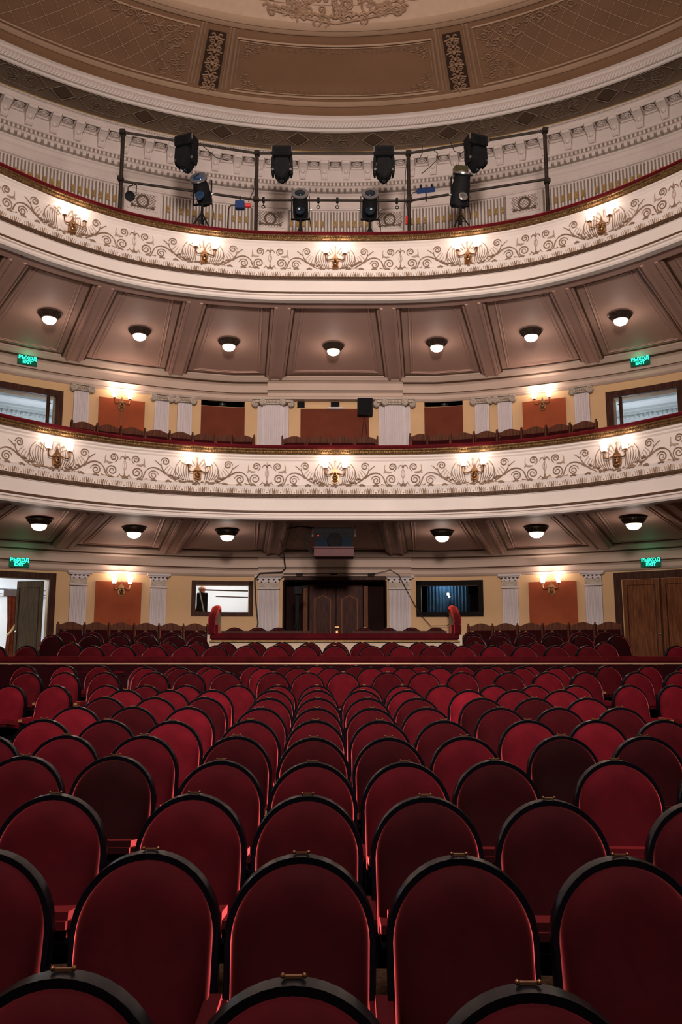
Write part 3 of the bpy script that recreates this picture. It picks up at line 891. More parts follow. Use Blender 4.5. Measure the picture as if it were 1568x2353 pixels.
for a, lb in ((-.480, 'white fluted pilaster beside the open doorway on the left of the stalls wall'),
              (-.3365, 'white fluted pilaster between the left red panel and the lit booth window'),
              (-.128, 'wide white fluted pilaster left of the dark stalls entrance doors'),
              (.125, 'wide white fluted pilaster right of the dark stalls entrance doors'),
              (.335, 'white fluted pilaster between the blue booth window and the right red panel'),
              (.486, 'white fluted pilaster beside the closed brown doors on the right')):
    wd = .50 if abs(a) < .2 else .36
    doric(a, -.52, 1.80, wd, lb, d=.0)
for a, lb in ((-.492, 'ionic pilaster beside the bright opening on the left of the dress circle'),
              (-.342, 'left one of the paired ionic pilasters left of centre in the dress circle'),
              (-.298, 'right one of the paired ionic pilasters left of centre in the dress circle'),
              (.292, 'left one of the paired ionic pilasters right of centre in the dress circle'),
              (.336, 'right one of the paired ionic pilasters right of centre in the dress circle'),
              (.4815, 'ionic pilaster beside the bright opening on the right of the dress circle')):
    ionic(a, 3.95, 6.11, .34, lb)
ionic(-.1235, 3.95, 6.11, .48, 'broad layered ionic pilaster left of the middle bay of the dress circle', double=True)
ionic(.1185, 3.95, 6.11, .48, 'broad layered ionic pilaster right of the middle bay of the dress circle', double=True)

# ------------------------------------------------------------------ red wall panels
def panel(a0, a1, z0, z1, label, m=REDP):
    q = MB(); sweep(q, [(.0, z0), (.03, z0), (.03, z1), (.0, z1)], rw, a0, a1, 16)
    o = q.build('wall_panel', m, None, smooth=30); tag(o, label, 'wall panel'); return o
panel(-.450, -.3665, -.5, 1.60, 'red-brown wall panel with a lamp, left of the stalls')
panel(.3684, .4558, -.5, 1.61, 'red-brown wall panel with a lamp, right of the stalls')
panel(-.4598, -.3737, 3.95, 5.90, 'red-brown wall panel with a lamp, left side of the dress circle')
panel(.3692, .4510, 3.95, 5.92, 'red-brown wall panel with a lamp, right side of the dress circle')
DKP = mat('dark_red_brown_panel', (0.15, 0.035, 0.018), 0.6, var=0.2, scale=3, spec=.05)
panel(-.2658, -.1802, 3.95, 5.945, 'dark brown wall panel under the black opening, left in the dress circle', DKP)
panel(.1783, .2539, 3.95, 5.965, 'dark brown wall panel under the black opening, right in the dress circle', DKP)
panel(-.0697, .0680, 3.95, 5.92, 'wide dark brown wall panel in the middle bay of the dress circle', DKP)

# ------------------------------------------------------------------ rooms behind the openings
def room(a0, a1, z0, z1, depth, m, name, extra=.5, lab=None):
    """five-sided box behind an opening"""
    am = (a0 + a1) / 2; loc, rot = wloc(am, -.285, 0)
    w = rw(am) * (a1 - a0) / 2 + extra
    q = MB()
    vs = [(x, y, z) for y in (0, depth) for x in (-w, w) for z in (z0, z1)]
    # wall-side face has the opening only, so leave it off; side, back, top and bottom faces
    q.add(vs, [(0, 4, 5, 1), (2, 3, 7, 6), (4, 6, 7, 5), (1, 5, 7, 3), (0, 2, 6, 4)], Matrix.Translation(loc) @ Matrix.Rotation(rot, 4, 'Z'))
    o = struct(q.build(name, m, None, smooth=0), lab)
    return Matrix.Translation(loc) @ Matrix.Rotation(rot, 4, 'Z'), rot, w
def frame(a0, a1, z0, z1, w, d, m, name, lab, sides='LRTB', parent=None):
    """architrave round an opening following the wall"""
    q = MB()
    if 'T' in sides: sweep(q, [(0, z1), (d, z1), (d, z1 + w), (0, z1 + w)], rw, a0 - w / 12.4, a1 + w / 12.4, 8)
    if 'B' in sides: sweep(q, [(0, z0 - w), (d, z0 - w), (d, z0), (0, z0)], rw, a0 - w / 12.4, a1 + w / 12.4, 8)
    for s_, a in (('L', a0), ('R', a1)):
        if s_ in sides:
            b = a - w / 12.4 if s_ == 'L' else a + w / 12.4
            lo, hi = min(a, b), max(a, b)
            vs = [P(x, rw(x) - dd, z) for z in (z0, z1 + w) for x in (lo, hi) for dd in (-.05, d)]
            q.add(vs, [(0, 1, 3, 2), (4, 6, 7, 5), (0, 4, 5, 1), (2, 3, 7, 6), (0, 2, 6, 4), (1, 5, 7, 3)])
    o = q.build(name, m, parent, smooth=0)
    if parent is None: struct(o, lab)
    return o
def pane(a0, a1, z0, z1, parent):
    q = MB(); 
    vs = [P(a, rw(a) + d, z) for a in (a0, a1) for d in (.10, .106) for z in (z0, z1)]
    q.add(vs, [(0, 1, 3, 2), (4, 6, 7, 5), (0, 4, 5, 1), (2, 3, 7, 6), (0, 2, 6, 4), (1, 5, 7, 3)])
    return q.build('glass_pane', GLASS, parent, smooth=0)

# stalls, left booth window
M, rot, w = room(-.266, -.166, .3, 2.1, 2.2, ROOMW, 'wall_booth_left', .7, 'white lit booth behind the left window')
f = frame(-.266, -.166, .95, 1.58, .10, .05, FRAMEW, 'window_1', 'dark framed booth window, brightly lit, left of the entrance doors')
pane(-.266, -.166, .95, 1.58, f)
point('booth_lamp', tuple((M @ Vector((0.2, 1.0, 1.95)))), 38, (1, .95, .9), .12)
q = MB(); q.tube([M @ Vector((-.1, .4, 1.36)), M @ Vector((.7, .4, 1.345))], .014, 8)
q.tube([M @ Vector((-.52, .35, 1.51)), M @ Vector((.75, .35, 1.50))], .018, 8)
tag(q.build('booth_rail', BEADL), 'dark rails across the white booth behind the left window', 'rail')
t = empty('equipment_stand', tuple(M @ Vector((-.55, .66, .3))), rot, 'black equipment case on a brown stand in the left booth window', 'equipment')
q = MB(); q.box((.14, 0, .88), (.26, .2, .55)); q.build('case', BLACKM, t, smooth=0, bevel=.01)
q = MB(); q.box((0, -.05, .65), (.08, .05, 1.30), rot=Matrix.Rotation(.24, 3, 'Y')); q.build('board', DOORM, t, smooth=0)
q = MB(); q.tube([(.05, -.1, 1.28), (.32, -.1, .1)], .02, 6); q.tube([(-.12, -.1, 1.2), (-.16, -.1, .1)], .015, 6); q.build('stand_pole', SILV, t)
q = MB(); q.lathe([(.0, 0), (.06, 0), (.08, .12), (.02, .16)], 12, Matrix.Translation((.14, -.02, 1.16))); q.build('lamp_head', mat('orange_copper', (.75, .3, .15), .4), t)
# stalls, right booth window
M, rot, w = room(.166, .275, .3, 2.1, 1.8, BROWNDK, 'wall_booth_right', .3, 'dark booth behind the right window')
f = frame(.166, .275, .95, 1.58, .11, .05, mat('black_frame', (.012, .009, .008), .8, spec=.05), 'window_2', 'black framed booth window with a blue curtain inside')
pane(.166, .275, .95, 1.58, f)
q = MB(); vs = []; kk = 60
for i in range(kk + 1):
    x = -.62 + 1.0 * i / kk; y = .55 + .03 * sin(i * 1.3)
    vs += [M @ Vector((x, y, .5)), M @ Vector((x, y, 1.9)), M @ Vector((x, y + .012, .5)), M @ Vector((x, y + .012, 1.9))]
q.add(vs, [(4 * i, 4 * i + 1, 4 * i + 5, 4 * i + 4) for i in range(kk)] + [(4 * i + 2, 4 * i + 3, 4 * i + 7, 4 * i + 6) for i in range(kk)])
tag(q.build('curtain', CURT), 'blue grey curtain inside the right booth window', 'curtain')
point('booth_blue_lamp', tuple(M @ Vector((-.15, .25, 1.75))), 11, (.45, .75, 1.0), .04)
q = MB(); q.ball(tuple(M @ Vector((-.10, .40, 1.42))), .035, n=8); q.ball(tuple(M @ Vector((-.07, .40, 1.36))), .025, n=8)
tag(q.build('lamp_bulb', mat('warm_bulb', (1, .9, .8), .3, emit=(1, .93, .85), estr=3)), 'small bright bulb glowing in the right booth window', 'bulb')
q = MB(); q.box(tuple(M @ Vector((.52, .5, .9))), (.25, .3, 1.0)); tag(q.build('cabinet', DARK, smooth=0, bevel=.01), 'black cabinet at the right edge inside the blue booth window', 'cabinet')

# entrance recess with double doors
t_rec = MB()
for x0, x1, y0, y1, z0, z1 in ((-1.24, -1.20, 20.21, 21.0, -.52, 1.7), (1.20, 1.24, 20.21, 21.0, -.52, 1.7), (-1.24, 1.24, 21.0, 21.06, -.52, 1.75), (-1.24, 1.24, 20.21, 21.0, 1.68, 1.74)):
    t_rec.box(((x0 + x1) / 2, (y0 + y1) / 2, (z0 + z1) / 2), (x1 - x0, y1 - y0, z1 - z0))
struct(t_rec.build('wall_entrance', BROWNDK, smooth=0), 'dark brown recess around the stalls entrance doors')
q = MB()
for x in (-.72, .76): q.box((x, 20.95, .58), (.10, .12, 2.22))
q.box((.02, 20.95, 1.66), (1.58, .12, .08))
dr = struct(q.build('door_1', DOORM, smooth=0, bevel=.006), 'brown frame of the dark double doors in the middle')
for s_, x in ((-1, -.30), (1, .36)):
    q = MB(); q.box((x, 20.93, .55), (.64, .05, 2.12))
    leaf = q.build('door_leaf', DOORD, dr, smooth=0, bevel=.004)
    q = MB(); cx = x; w_ = .19
    out = [(cx - w_, -.3), (cx - w_, 1.30), (cx - w_ * .6, 1.33), (cx, 1.39), (cx + w_ * .6, 1.33), (cx + w_, 1.30), (cx + w_, -.3)]
    q.tube([(u, 20.90, v) for u, v in out], .016, 6, closed=True)
    q.build('panel_moulding', mat('light_door_moulding', (.24, .10, .055), .5, spec=.1), leaf)
    q = MB(); q.prism([(u * 0 + cx + (u - cx) * .86, .5 + (v - .5) * .96) for u, v in out], 20.89, 20.91); q.build('raised_panel', DOORD, leaf, smooth=0)
q = MB(); q.box((.05, 20.88, .62), (.10, .03, .02)); q.box((.05, 20.89, .50), (.05, .02, .06)); q.build('door_handle', BRASS, dr)
q = MB(); q.box((0, 20.12, 1.745), (2.4, .16, .09)); struct(q.build('trim_5', FRAMEW, smooth=0), 'dark beam over the entrance recess')

# left stalls doorway with open leaf and bright corridor
M, rot, w = room(-.65, -.53, -.55, 2.1, 3.2, ROOMW, 'wall_corridor_left', 1.4, 'bright white corridor beyond the left stalls door')
f = frame(-.65, -.53, -.5, 1.60, .13, .07, FRAMEW, 'door_2', 'dark wooden frame of the open doorway on the left', 'LRT')
point('corridor_lamp', tuple(M @ Vector((-.4, 1.5, 1.8))), 95, (.95, .98, 1.0), .2)
q = MB()
for i in range(26): q.box((-1.9 + i * .15, 3.12, 1.52), (.08, .14, .09), M)
q.box((0, 3.1, 1.62), (4.2, .2, .06), M); q.box((0, 3.15, 1.44), (4.2, .1, .04), M)
struct(q.build('trim_6', ROOMW, smooth=0), 'white dentil cornice in the corridor beyond the left door')
lm = Matrix.Translation(P(-.538, rw(.538) + .10, 0)) @ Matrix.Rotation(rot + radians(128), 4, 'Z')
q = MB(); q.box((.34, 0, .54), (.68, .05, 2.06), lm); lf = q.build('door_leaf', GREYDOOR, f, smooth=0, bevel=.004)
q = MB()
for y in (-.03, .03): q.tube([(.08, y, -.3), (.08, y, 1.42), (.60, y, 1.42), (.60, y, -.3)], .014, 5, lm, closed=True)
q.build('panel_moulding', FRAMEW, lf)
q = MB(); q.ball((.62, -.05, .45), .03, lm); q.ball((.62, .05, .45), .03, lm); q.build('door_handle', SILV, lf)
t = empty('curtain', tuple(M @ Vector((.35, .9, 0))), rot, 'rust brown curtain with a yellow sash in the left doorway', 'curtain')
q = MB(); vs = []
for i in range(31):
    x = -.2 + .5 * i / 30; y = .035 * sin(i * 1.1)
    for z in (-.5, .3, .7, 1.3): vs.append((x * (1.0 if z > 1 or z < 0 else .8), y, z))
q.add(vs, [(4 * i + j, 4 * i + 4 + j, 4 * i + 5 + j, 4 * i + 1 + j) for i in range(30) for j in range(3)])
q.build('cloth', CURTR, t, smooth=60)
q = MB(); q.tube([(-.17, -.05, .38), (-.10, -.06, .45), (0, -.07, .62), (.1, -.06, .66), (.3, -.05, .72)], .028, 6); q.build('sash', SASH, t)
q = MB(); q.box((.02, 0, 1.34), (.62, .14, .14)); q.build('pelmet', mat('grey_pelmet', (.2, .17, .17), .6), t, smooth=0)

# right closed double doors
f = frame(.534, .666, -.5, 1.60, .15, .07, FRAMEW, 'door_3', 'dark frame of the closed brown double doors on the right', 'LRT')
for a0, a1, hs in ((.536, .5985, 1), (.6015, .664, -1)):
    q = MB(); sweep(q, [(.0, -.5), (.035, -.5), (.035, 1.585), (.0, 1.585)], rw, a0, a1, 2)
    lf = q.build('door_leaf', DOORM, f, smooth=0)
    m_ = .10 / 12.4
    q = MB(); q.tube([P(a0 + m_, rw(a0) - .04, -.3), P(a0 + m_, rw(a0) - .04, 1.46), P(a1 - m_, rw(a1) - .04, 1.46), P(a1 - m_, rw(a1) - .04, -.3)], .014, 5, closed=True)
    q.build('panel_moulding', DOORD, lf)
    if hs == 1:
        q = MB(); q.ball(P(a1 - .03 / 12.4, rw(a1) - .07, .40), .028, n=10); q.build('door_knob', SILV, lf)
q = MB(); q.box(P(.6, rw(.6) - .045, .55), (.03, .03, 2.1)); q.build('meeting_strip', FRAMEW, f, smooth=0)

# dress circle bright openings left/right
TRIMF = mat('foyer_moulding_paint', (.60, .64, .64), .6)
for s_, wn, side in ((-1, 'window_3', 'left'), (1, 'window_4', 'right')):
    a0, a1 = (-.65, -.537) if s_ < 0 else (.537, .65)
    M, rot, w = room(a0, a1, 4.0, 6.42, 3.6, ROOMW, 'wall_foyer_' + side, 1.6, 'pale blue lit foyer beyond the %s dress circle opening' % side)
    f = frame(a0, a1, 4.2, 5.74, .15, .08, FRAMEW, wn, 'dark wooden frame of the bright %s opening in the dress circle' % side, 'LRT')
    pane(a0, a1, 4.55, 5.74, f)
    q = MB(); q.box(P(a0 + .012 if s_ > 0 else a1 - .012, rw(.6) + .05, 5.0), (.06, .06, 1.6)); q.build('inner_jamb', FRAMEW, f, smooth=0)
    point('foyer_lamp', tuple(M @ Vector((s_ * -1.0, 2.2, 4.9))), 42, (.86, .93, 1.0), .2)
    q = MB()
    for d, z in ((.0, 6.30), (.14, 6.36), (.28, 6.40)): q.box((0, 3.5 - d, z), (2 * w - .1, .22, .07), M)
    for i in range(40): q.box((-w + .15 + i * .12, 3.38, 6.24), (.06, .1, .05), M)
    for sx in (-1, 1): q.box((sx * (w - .15), 1.9, 6.33), (.3, 3.3, .12), M)
    q.box((0, 2.3, 6.38), (2.6, .12, .07), M); q.box((0, 1.2, 6.38), (2.6, .12, .07), M)
    for sx in (-1, 1): q.box((sx * 1.3, 1.75, 6.38), (.12, 1.2, .07), M)
    struct(q.build('trim_7', TRIMF, smooth=0), 'white cornice inside the %s foyer' % side)
# dark projection openings
for a0, a1, z0, z1, lb, side in ((-.2658, -.1802, 5.96, 6.22, 'black slot opening left of centre in the dress circle wall', 'left'),
                                 (.1783, .2539, 5.98, 6.24, 'black slot opening right of centre in the dress circle wall', 'right')):
    room(a0, a1, z0 - .3, z1 + .1, .9, DARK, 'wall_slot_' + side, .1, lb)
    M, rot = wframe((a0 + a1) / 2, -.35, (z0 + z1) / 2)
    t = empty('spotlight', tuple(M.translation), rot, 'small spotlight behind the black slot, %s side of the dress circle' % side, 'spotlight')
    q = MB(); q.lathe([(0, -.1), (.07, -.1), (.08, 0), (.085, .1), (.0, .1)], 14, Matrix.Rotation(pi / 2, 4, 'X')); q.build('housing', BLACKM, t)
    q = MB(); q.ball((0, -.12, 0), .05); q.build('lens', SILV, t)
    q = MB(); q.tube([(-.35, 0, .1), (.35, 0, .12)], .015, 6); q.build('mounting_bar', SILV, t)
for x, z, w_, lb in ((-.84, 6.03, .20, 'small black square hatch near the left broad pilaster'), (.0, 6.02, .23, 'small black square hatch with a white sill in the middle bay')):
    q = MB(); q.box((x, 20.19, z), (w_, .06, .16)); o = q.build('wall_hatch', DARK, None, smooth=0); tag(o, lb, 'hatch')
    q = MB()
    for sx in (-1, 1): q.box((x + sx * w_ / 2, 20.15, z), (.015, .03, .17))
    q.box((x, 20.15, z + .08), (w_ + .015, .03, .015)); q.build('hatch_frame', WALLY, o, smooth=0)
    if x == 0: q = MB(); q.box((x, 20.12, z - .11), (.36, .14, .04)); q.build('sill', PILW, o, smooth=0)
# loudspeaker in the middle bay
t = empty('loudspeaker', (.73, 20.02, 5.70), 0, 'black loudspeaker hanging beside the right broad pilaster in the dress circle', 'loudspeaker')
q = MB(); q.box((0, 0, .21), (.37, .26, .42)); q.build('cabinet', BLACKM, t, smooth=0, bevel=.012)
q = MB(); q.box((0, -.135, .21), (.32, .012, .37)); q.build('grille', DARK, t, smooth=0)
q = MB(); q.tube([(-.02, .1, 0), (-.08, .12, -.5), (-.10, .12, -.9)], .008, 5); q.tube([(.0, .1, 0), (.05, .12, -.5), (.06, .12, -.9)], .008, 5); q.build('cable', WIRE, t)

# ------------------------------------------------------------------ exit signs
fc = D.curves.new('signfont', 'FONT')
def text_mesh(txt, size):
    cu = D.curves.new('txt', 'FONT'); cu.body = txt; cu.size = size; cu.align_x = 'CENTER'; cu.align_y = 'CENTER'; cu.extrude = .003; cu.offset = .003
    ob = D.objects.new('txt', cu); C.objects.link(ob)
    bpy.context.view_layer.update()
    me = D.meshes.new_from_object(ob.evaluated_get(bpy.context.evaluated_depsgraph_get()))
    D.objects.remove(ob); D.curves.remove(cu)
    return me
def sign(a, z, label):
    loc, rot = wloc(a, .16, z)
    t = empty('exit_sign', loc, rot, label, 'exit sign')
    q = MB(); q.box((0, 0, 0), (.42, .05, .20)); q.build('sign_box', SIGNB, t, smooth=0, bevel=.008)
    q = MB(); q.box((0, .06, 0), (.16, .10, .08)); q.build('bracket', DARK, t, smooth=0)
    for txt, zz, sz in (('ВЫХОД', .045, .105), ('EXIT', -.048, .10)):
        me = text_mesh(txt, sz); me.name = 'sign_lettering'; me.materials.clear(); me.materials.append(SIGNT)
        o = D.objects.new('sign_lettering', me); C.objects.link(o); o.parent = t
        o.rotation_euler = (pi / 2, 0, 0); o.location = (0, -.028, zz)
    l = point('exit_sign_glow', tuple(Matrix.Translation(loc) @ Matrix.Rotation(rot, 4, 'Z') @ Vector((0, -.15, .0))), .9, (.05, 1, .5), .08)
sign(-.586, 1.92, 'green lit exit sign above the open left door of the stalls')
sign(.5895, 1.93, 'green lit exit sign above the closed right doors of the stalls')
sign(-.594, 6.44, 'green lit exit sign above the left opening of the dress circle')
sign(.592, 6.46, 'green lit exit sign above the right opening of the dress circle')
D.curves.remove(fc)

# ------------------------------------------------------------------ sconces
def make_sconce(label):
    t = empty('wall_sconce', (0, 0, 0), 0, label, 'wall lamp')
    q = MB()   # backplate: pointed shield
    out = [(-.075, -.10), (-.06, -.15), (0, -.18), (.06, -.15), (.075, -.10), (.075, .02), (.055, .07), (.025, .10), (0, .19), (-.025, .10), (-.055, .07), (-.075, .02)]
    q.prism(out, -.06, 0)
    bp = q.build('backplate', BRASS, t, smooth=30, bevel=.008)
    q = MB(); q.ball((0, -.07, -.06), .055, n=12, sc=(1, .8, 1.1)); q.ball((0, -.10, .01), .03); q.tube([(-.05, -.07, -.12), (0, -.09, -.145), (.05, -.07, -.12)], .018, 6); q.build('mask_ornament', BRASS, bp)
    q = MB(); q.ball((0, -.115, -.055), .018); q.build('dark_boss', DARK, bp)
    for s_ in (-1, 1):
        pts = [(s_ * x, -.09 - .05 * min(1, x / .1), z) for x, z in bez((.04, .02), (.16, -.06), (.195, -.02), (.185, .10), 12)]
        q = MB(); q.tube(pts, .013, 8)
        q.lathe([(.0, -.01), (.045, .0), (.04, .012), (.0, .014)], 14, Matrix.Translation((s_ * .185, -.14, .10)))
        q.build('arm', BRASS, t)
        q = MB(); q.lathe([(.035, 0), (.045, .002), (.058, .07), (.072, .16), (.068, .158), (.053, .07), (.03, .006)], 20, Matrix.Translation((s_ * .185, -.14, .115)))
        q.build('glass_shade', SHADE, t)
    return t
SC0 = None
SCONCES = []
def place_sconce(a, z, rf, label, group, d, power, sc=1.0):
    global SC0
    loc, rot = wloc(a, d, z, rf)
    if SC0 is None:
        SC0 = make_sconce(label); SC0.location = loc; SC0.rotation_euler = (0, 0, rot); SC0['group'] = group; o = SC0; o.scale = (sc,) * 3
    else: o = copy_tree(SC0, loc, rot, label, group, sc)
    M = Matrix.Translation(loc) @ Matrix.Rotation(rot, 4, 'Z')
    for s_ in (-1, 1):
        point('sconce_bulb', tuple(M @ Vector((s_ * .185 * sc, -.14 * sc, .31 * sc))), power, (1.0, .84, .73), .045)
    return o
NM = ['far left', 'left of centre', 'at the centre', 'right of centre', 'far right']
for i, a in enumerate((-.639, -.325, .0, .330, .650)):
    place_sconce(a, 7.69, rb, 'bronze two-arm lamp with lit white shades on the upper balcony front, ' + NM[i], 'lamps on the upper balcony front', .01, 1.5)
for i, a in enumerate((-.645, -.327, .0, .332, .656)):
    place_sconce(a, 3.35, rb, 'bronze two-arm lamp with lit white shades on the lower balcony front, ' + NM[i], 'lamps on the lower balcony front', .01, 1.4)
place_sconce(-.404, 1.44, rw, 'two-arm brass lamp on the left red-brown panel of the stalls wall', 'wall panel lamps', .03, 5, .95)
place_sconce(.411, 1.46, rw, 'two-arm brass lamp on the right red-brown panel of the stalls wall', 'wall panel lamps', .03, 5, .95)
s = place_sconce(-.418, 5.78, rw, 'two-arm brass lamp on a tall stem on the left red-brown panel of the dress circle', 'wall panel lamps', .03, 6, .95)
q = MB(); q.tube([(0, -.05, -.12), (0, -.045, -.95)], .018, 8); q.build('stem', BRASS, s)
place_sconce(.408, 5.82, rw, 'two-arm brass lamp on the right red-brown panel of the dress circle', 'wall panel lamps', .03, 6, .95)

# ------------------------------------------------------------------ bowl ceiling lamps
bl = None
def bowl(a, r, z, label, group):
    global bl
    loc = P(a, r, z)
    if bl is None:
        bl = empty('ceiling_lamp', loc, 0, label, 'ceiling lamp', group)
        q = MB(); q.lathe([(.0, 0), (.235, 0), (.245, -.02), (.23, -.035), (.20, -.05), (.17, -.10), (.15, -.125), (.135, -.12)], 28)
        q.build('canopy', CANOPY, bl)
        q = MB()
        for i in range(24):
            t = 2 * pi * i / 24; q.tube([(.225 * cos(t), .225 * sin(t), -.035), (.165 * cos(t), .165 * sin(t), -.11)], .007, 4)
        q.build('ribbing', CANOPY, bl)
        q = MB(); q.lathe([(.14, -.115), (.145, -.14), (.13, -.18), (.10, -.21), (.06, -.228), (.0, -.235)], 24); q.build('glass_bowl', BOWL, bl)
    else: copy_tree(bl, loc, 0, label, group)
    point('bowl_lamp_light', (loc[0], loc[1], loc[2] - .30), 9.0, (1, .82, .7), .10)
ORD = ['first', 'second', 'third', 'fourth', 'fifth', 'sixth', 'seventh']
for i, a in enumerate((-.603, -.421, -.232, -.004, .222, .423, .605)):
    bowl(a, 10.28, hzB(10.28) + .10, 'lit bowl ceiling lamp with dark canopy under the upper gallery, %s from the left' % ORD[i], 'ceiling lamps under the upper gallery')
for i, (a, r) in enumerate(((-.614, 9.75), (-.423, 9.92), (-.232, 9.75), (.23, 9.85), (.427, 9.83), (.627, 9.6))):
    bowl(a, r, hzA(9.8) + .10, 'lit bowl ceiling lamp with dark canopy under the lower balcony, %s from the left' % ORD[i], 'ceiling lamps under the lower balcony')

# ------------------------------------------------------------------ projector under the lower balcony
t = empty('projector_box', (-.02, 16.75, 1.88), 0, 'black projector on a dark red shelf hanging under the lower balcony', 'projector')
q = MB(); q.box((0, 0, .06), (.78, .5, .16)); q.box((0, -.02, .155), (.80, .54, .03)); q.build('shelf', mat('dark_red_shelf', (.10, .02, .02), .5, var=.2), t, smooth=0, bevel=.005)
q = MB(); q.box((0, .05, .37), (.74, .36, .40)); q.box((0, -.15, .49), (.76, .04, .10)); q.build('housing', BLACKM, t, smooth=0, bevel=.01)
q = MB(); q.box((0, -.14, .27), (.70, .02, .17)); q.build('glass_front', TINT, t, smooth=0)
q = MB(); q.lathe([(0, 0), (.14, 0), (.15, .04), (.13, .06), (.0, .05)], 24, Matrix.Translation((.01, -.13, .30)) @ Matrix.Rotation(pi / 2, 4, 'X')); q.build('lens', DARK, t)
q = MB(); q.ball((-.31, -.16, .40), .012); q.build('red_indicator', RLED, t)
for s_ in (-1, 1):
    q = MB(); q.ball((s_ * .42, -.05, .42), .035, n=8, sc=(.7, .7, 1.3)); q.tube([(s_ * .42, -.05, .46), (s_ * .42, .0, .60)], .012, 6); q.build('side_lamp', SILV, t)
q = MB()
for k in range(4):
    q.tube([(-.40 - .02 * k, 0, .58), (-.50 - .05 * k, .05, .45 + .04 * k), (-.46 - .04 * k, .05, .22), (-.42, .05, .05)], .009, 5)
q.tube([(-.4, 0, .58), (-.7, .1, .62), (-1.0, .3, .60)], .014, 5)
q.build('hanging_cable', WIRE, t)
def cable(pts, r, label):
    q = MB(); q.tube(pts, r, 6); o = q.build('cable', WIRE); tag(o, label, 'cable'); return o
cable([(-1.15, 17.8, 2.35), (-1.18, 19.6, 2.2), (-1.16, 19.82, 1.95), (-1.25, 19.82, 1.86), (-1.75, 19.84, 1.84), (-1.88, 19.92, 1.70), (-1.86, 20.03, 1.2), (-1.80, 20.03, .7), (-1.86, 20.03, .3)], .016, 'thick black cable running down beside the left wide pilaster')
cable([(1.0, 19.8, 1.84), (1.3, 19.84, 1.92), (1.5, 19.84, 1.80), (1.75, 20.05, 1.35), (2.0, 20.10, .9), (2.25, 20.05, .62), (2.6, 19.9, .62), (2.85, 19.6, .78)], .008, 'thin dark cable sagging from the right wide pilaster to the box wall')
for x in (-.83, -.02, .85):
    q = MB(); q.box((x, 19.80, 1.81), (.16, .09, .035)); o = q.build('stage_floodlight', BLACKM, None, smooth=0, bevel=.006)
    tag(o, 'small flat black lamp on the ledge above the entrance doors, ' + ('left' if x < -.5 else 'middle' if x < .5 else 'right'), 'lamp', 'small lamps above the entrance doors')
cable([(-1.2, 19.80, 1.83), (-.83, 19.79, 1.825), (0, 19.79, 1.825), (.85, 19.79, 1.825), (1.0, 19.8, 1.84)], .009, 'thin black cable linking the small lamps above the entrance doors')

# ------------------------------------------------------------------ lighting rail on the upper balcony
POSTS = [(-.5175, 10.18), (-.196, 10.25), (.183, 10.27), (.5124, 10.27)]
pp = [(P(a, rb(a) + .35, 0)[0], P(a, rb(a) + .35, 0)[1], h) for a, h in POSTS]
t = empty('lighting_rail', (0, 16.2, 7.9), 0, 'dark steel pipe rail with four posts along the upper balcony', 'lighting rail')
def rel(p): return (p[0], p[1] - 16.2, p[2] - 7.9)
for x, y, h in pp:
    q = MB(); q.tube([rel((x, y, 7.95)), rel((x, y, h + .06))], .038, 10); q.lathe([(.0, 0), (.10, 0), (.10, .02), (0, .02)], 12, Matrix.Translation(rel((x, y, 7.93)))); q.build('post', PIPE, t)
    for z in (h - .02, 9.20 - (.04 if abs(x) > 3 else 0)):
        q = MB(); q.box(rel((x, y - .03, z)), (.11, .13, .09)); q.build('clamp', PIPE, t, smooth=0, bevel=.01)
MIDZ = [9.62, 9.18, 9.18, 9.62]
for i in range(3):
    A, B = pp[i], pp[i + 1]
    q = MB(); q.tube([rel((A[0], A[1], A[2])), rel((B[0], B[1], B[2]))], .024, 8); q.tube([rel((A[0], A[1] - .05, A[2] - .05)), rel((B[0], B[1] - .05, B[2] - .05))], .014, 6); q.build('top_pipe', PIPE, t)
    za = 9.13 if i == 0 else 9.20; zb = 9.22 if i == 2 else 9.20
    q = MB(); q.tube([rel((A[0], A[1], za)), rel((B[0], B[1], zb))], .026, 8); q.build('middle_pipe', PIPE, t)
def lerp(i, x, k):
    A, B = pp[i], pp[i + 1]; f = (x - A[0]) / (B[0] - A[0])
    z = {'t': A[2] + (B[2] - A[2]) * f, 'm': (9.13 if i == 0 else 9.20) + ((9.22 if i == 2 else 9.20) - (9.13 if i == 0 else 9.20)) * f}[k]
    return (x, A[1] + (B[1] - A[1]) * f, z)
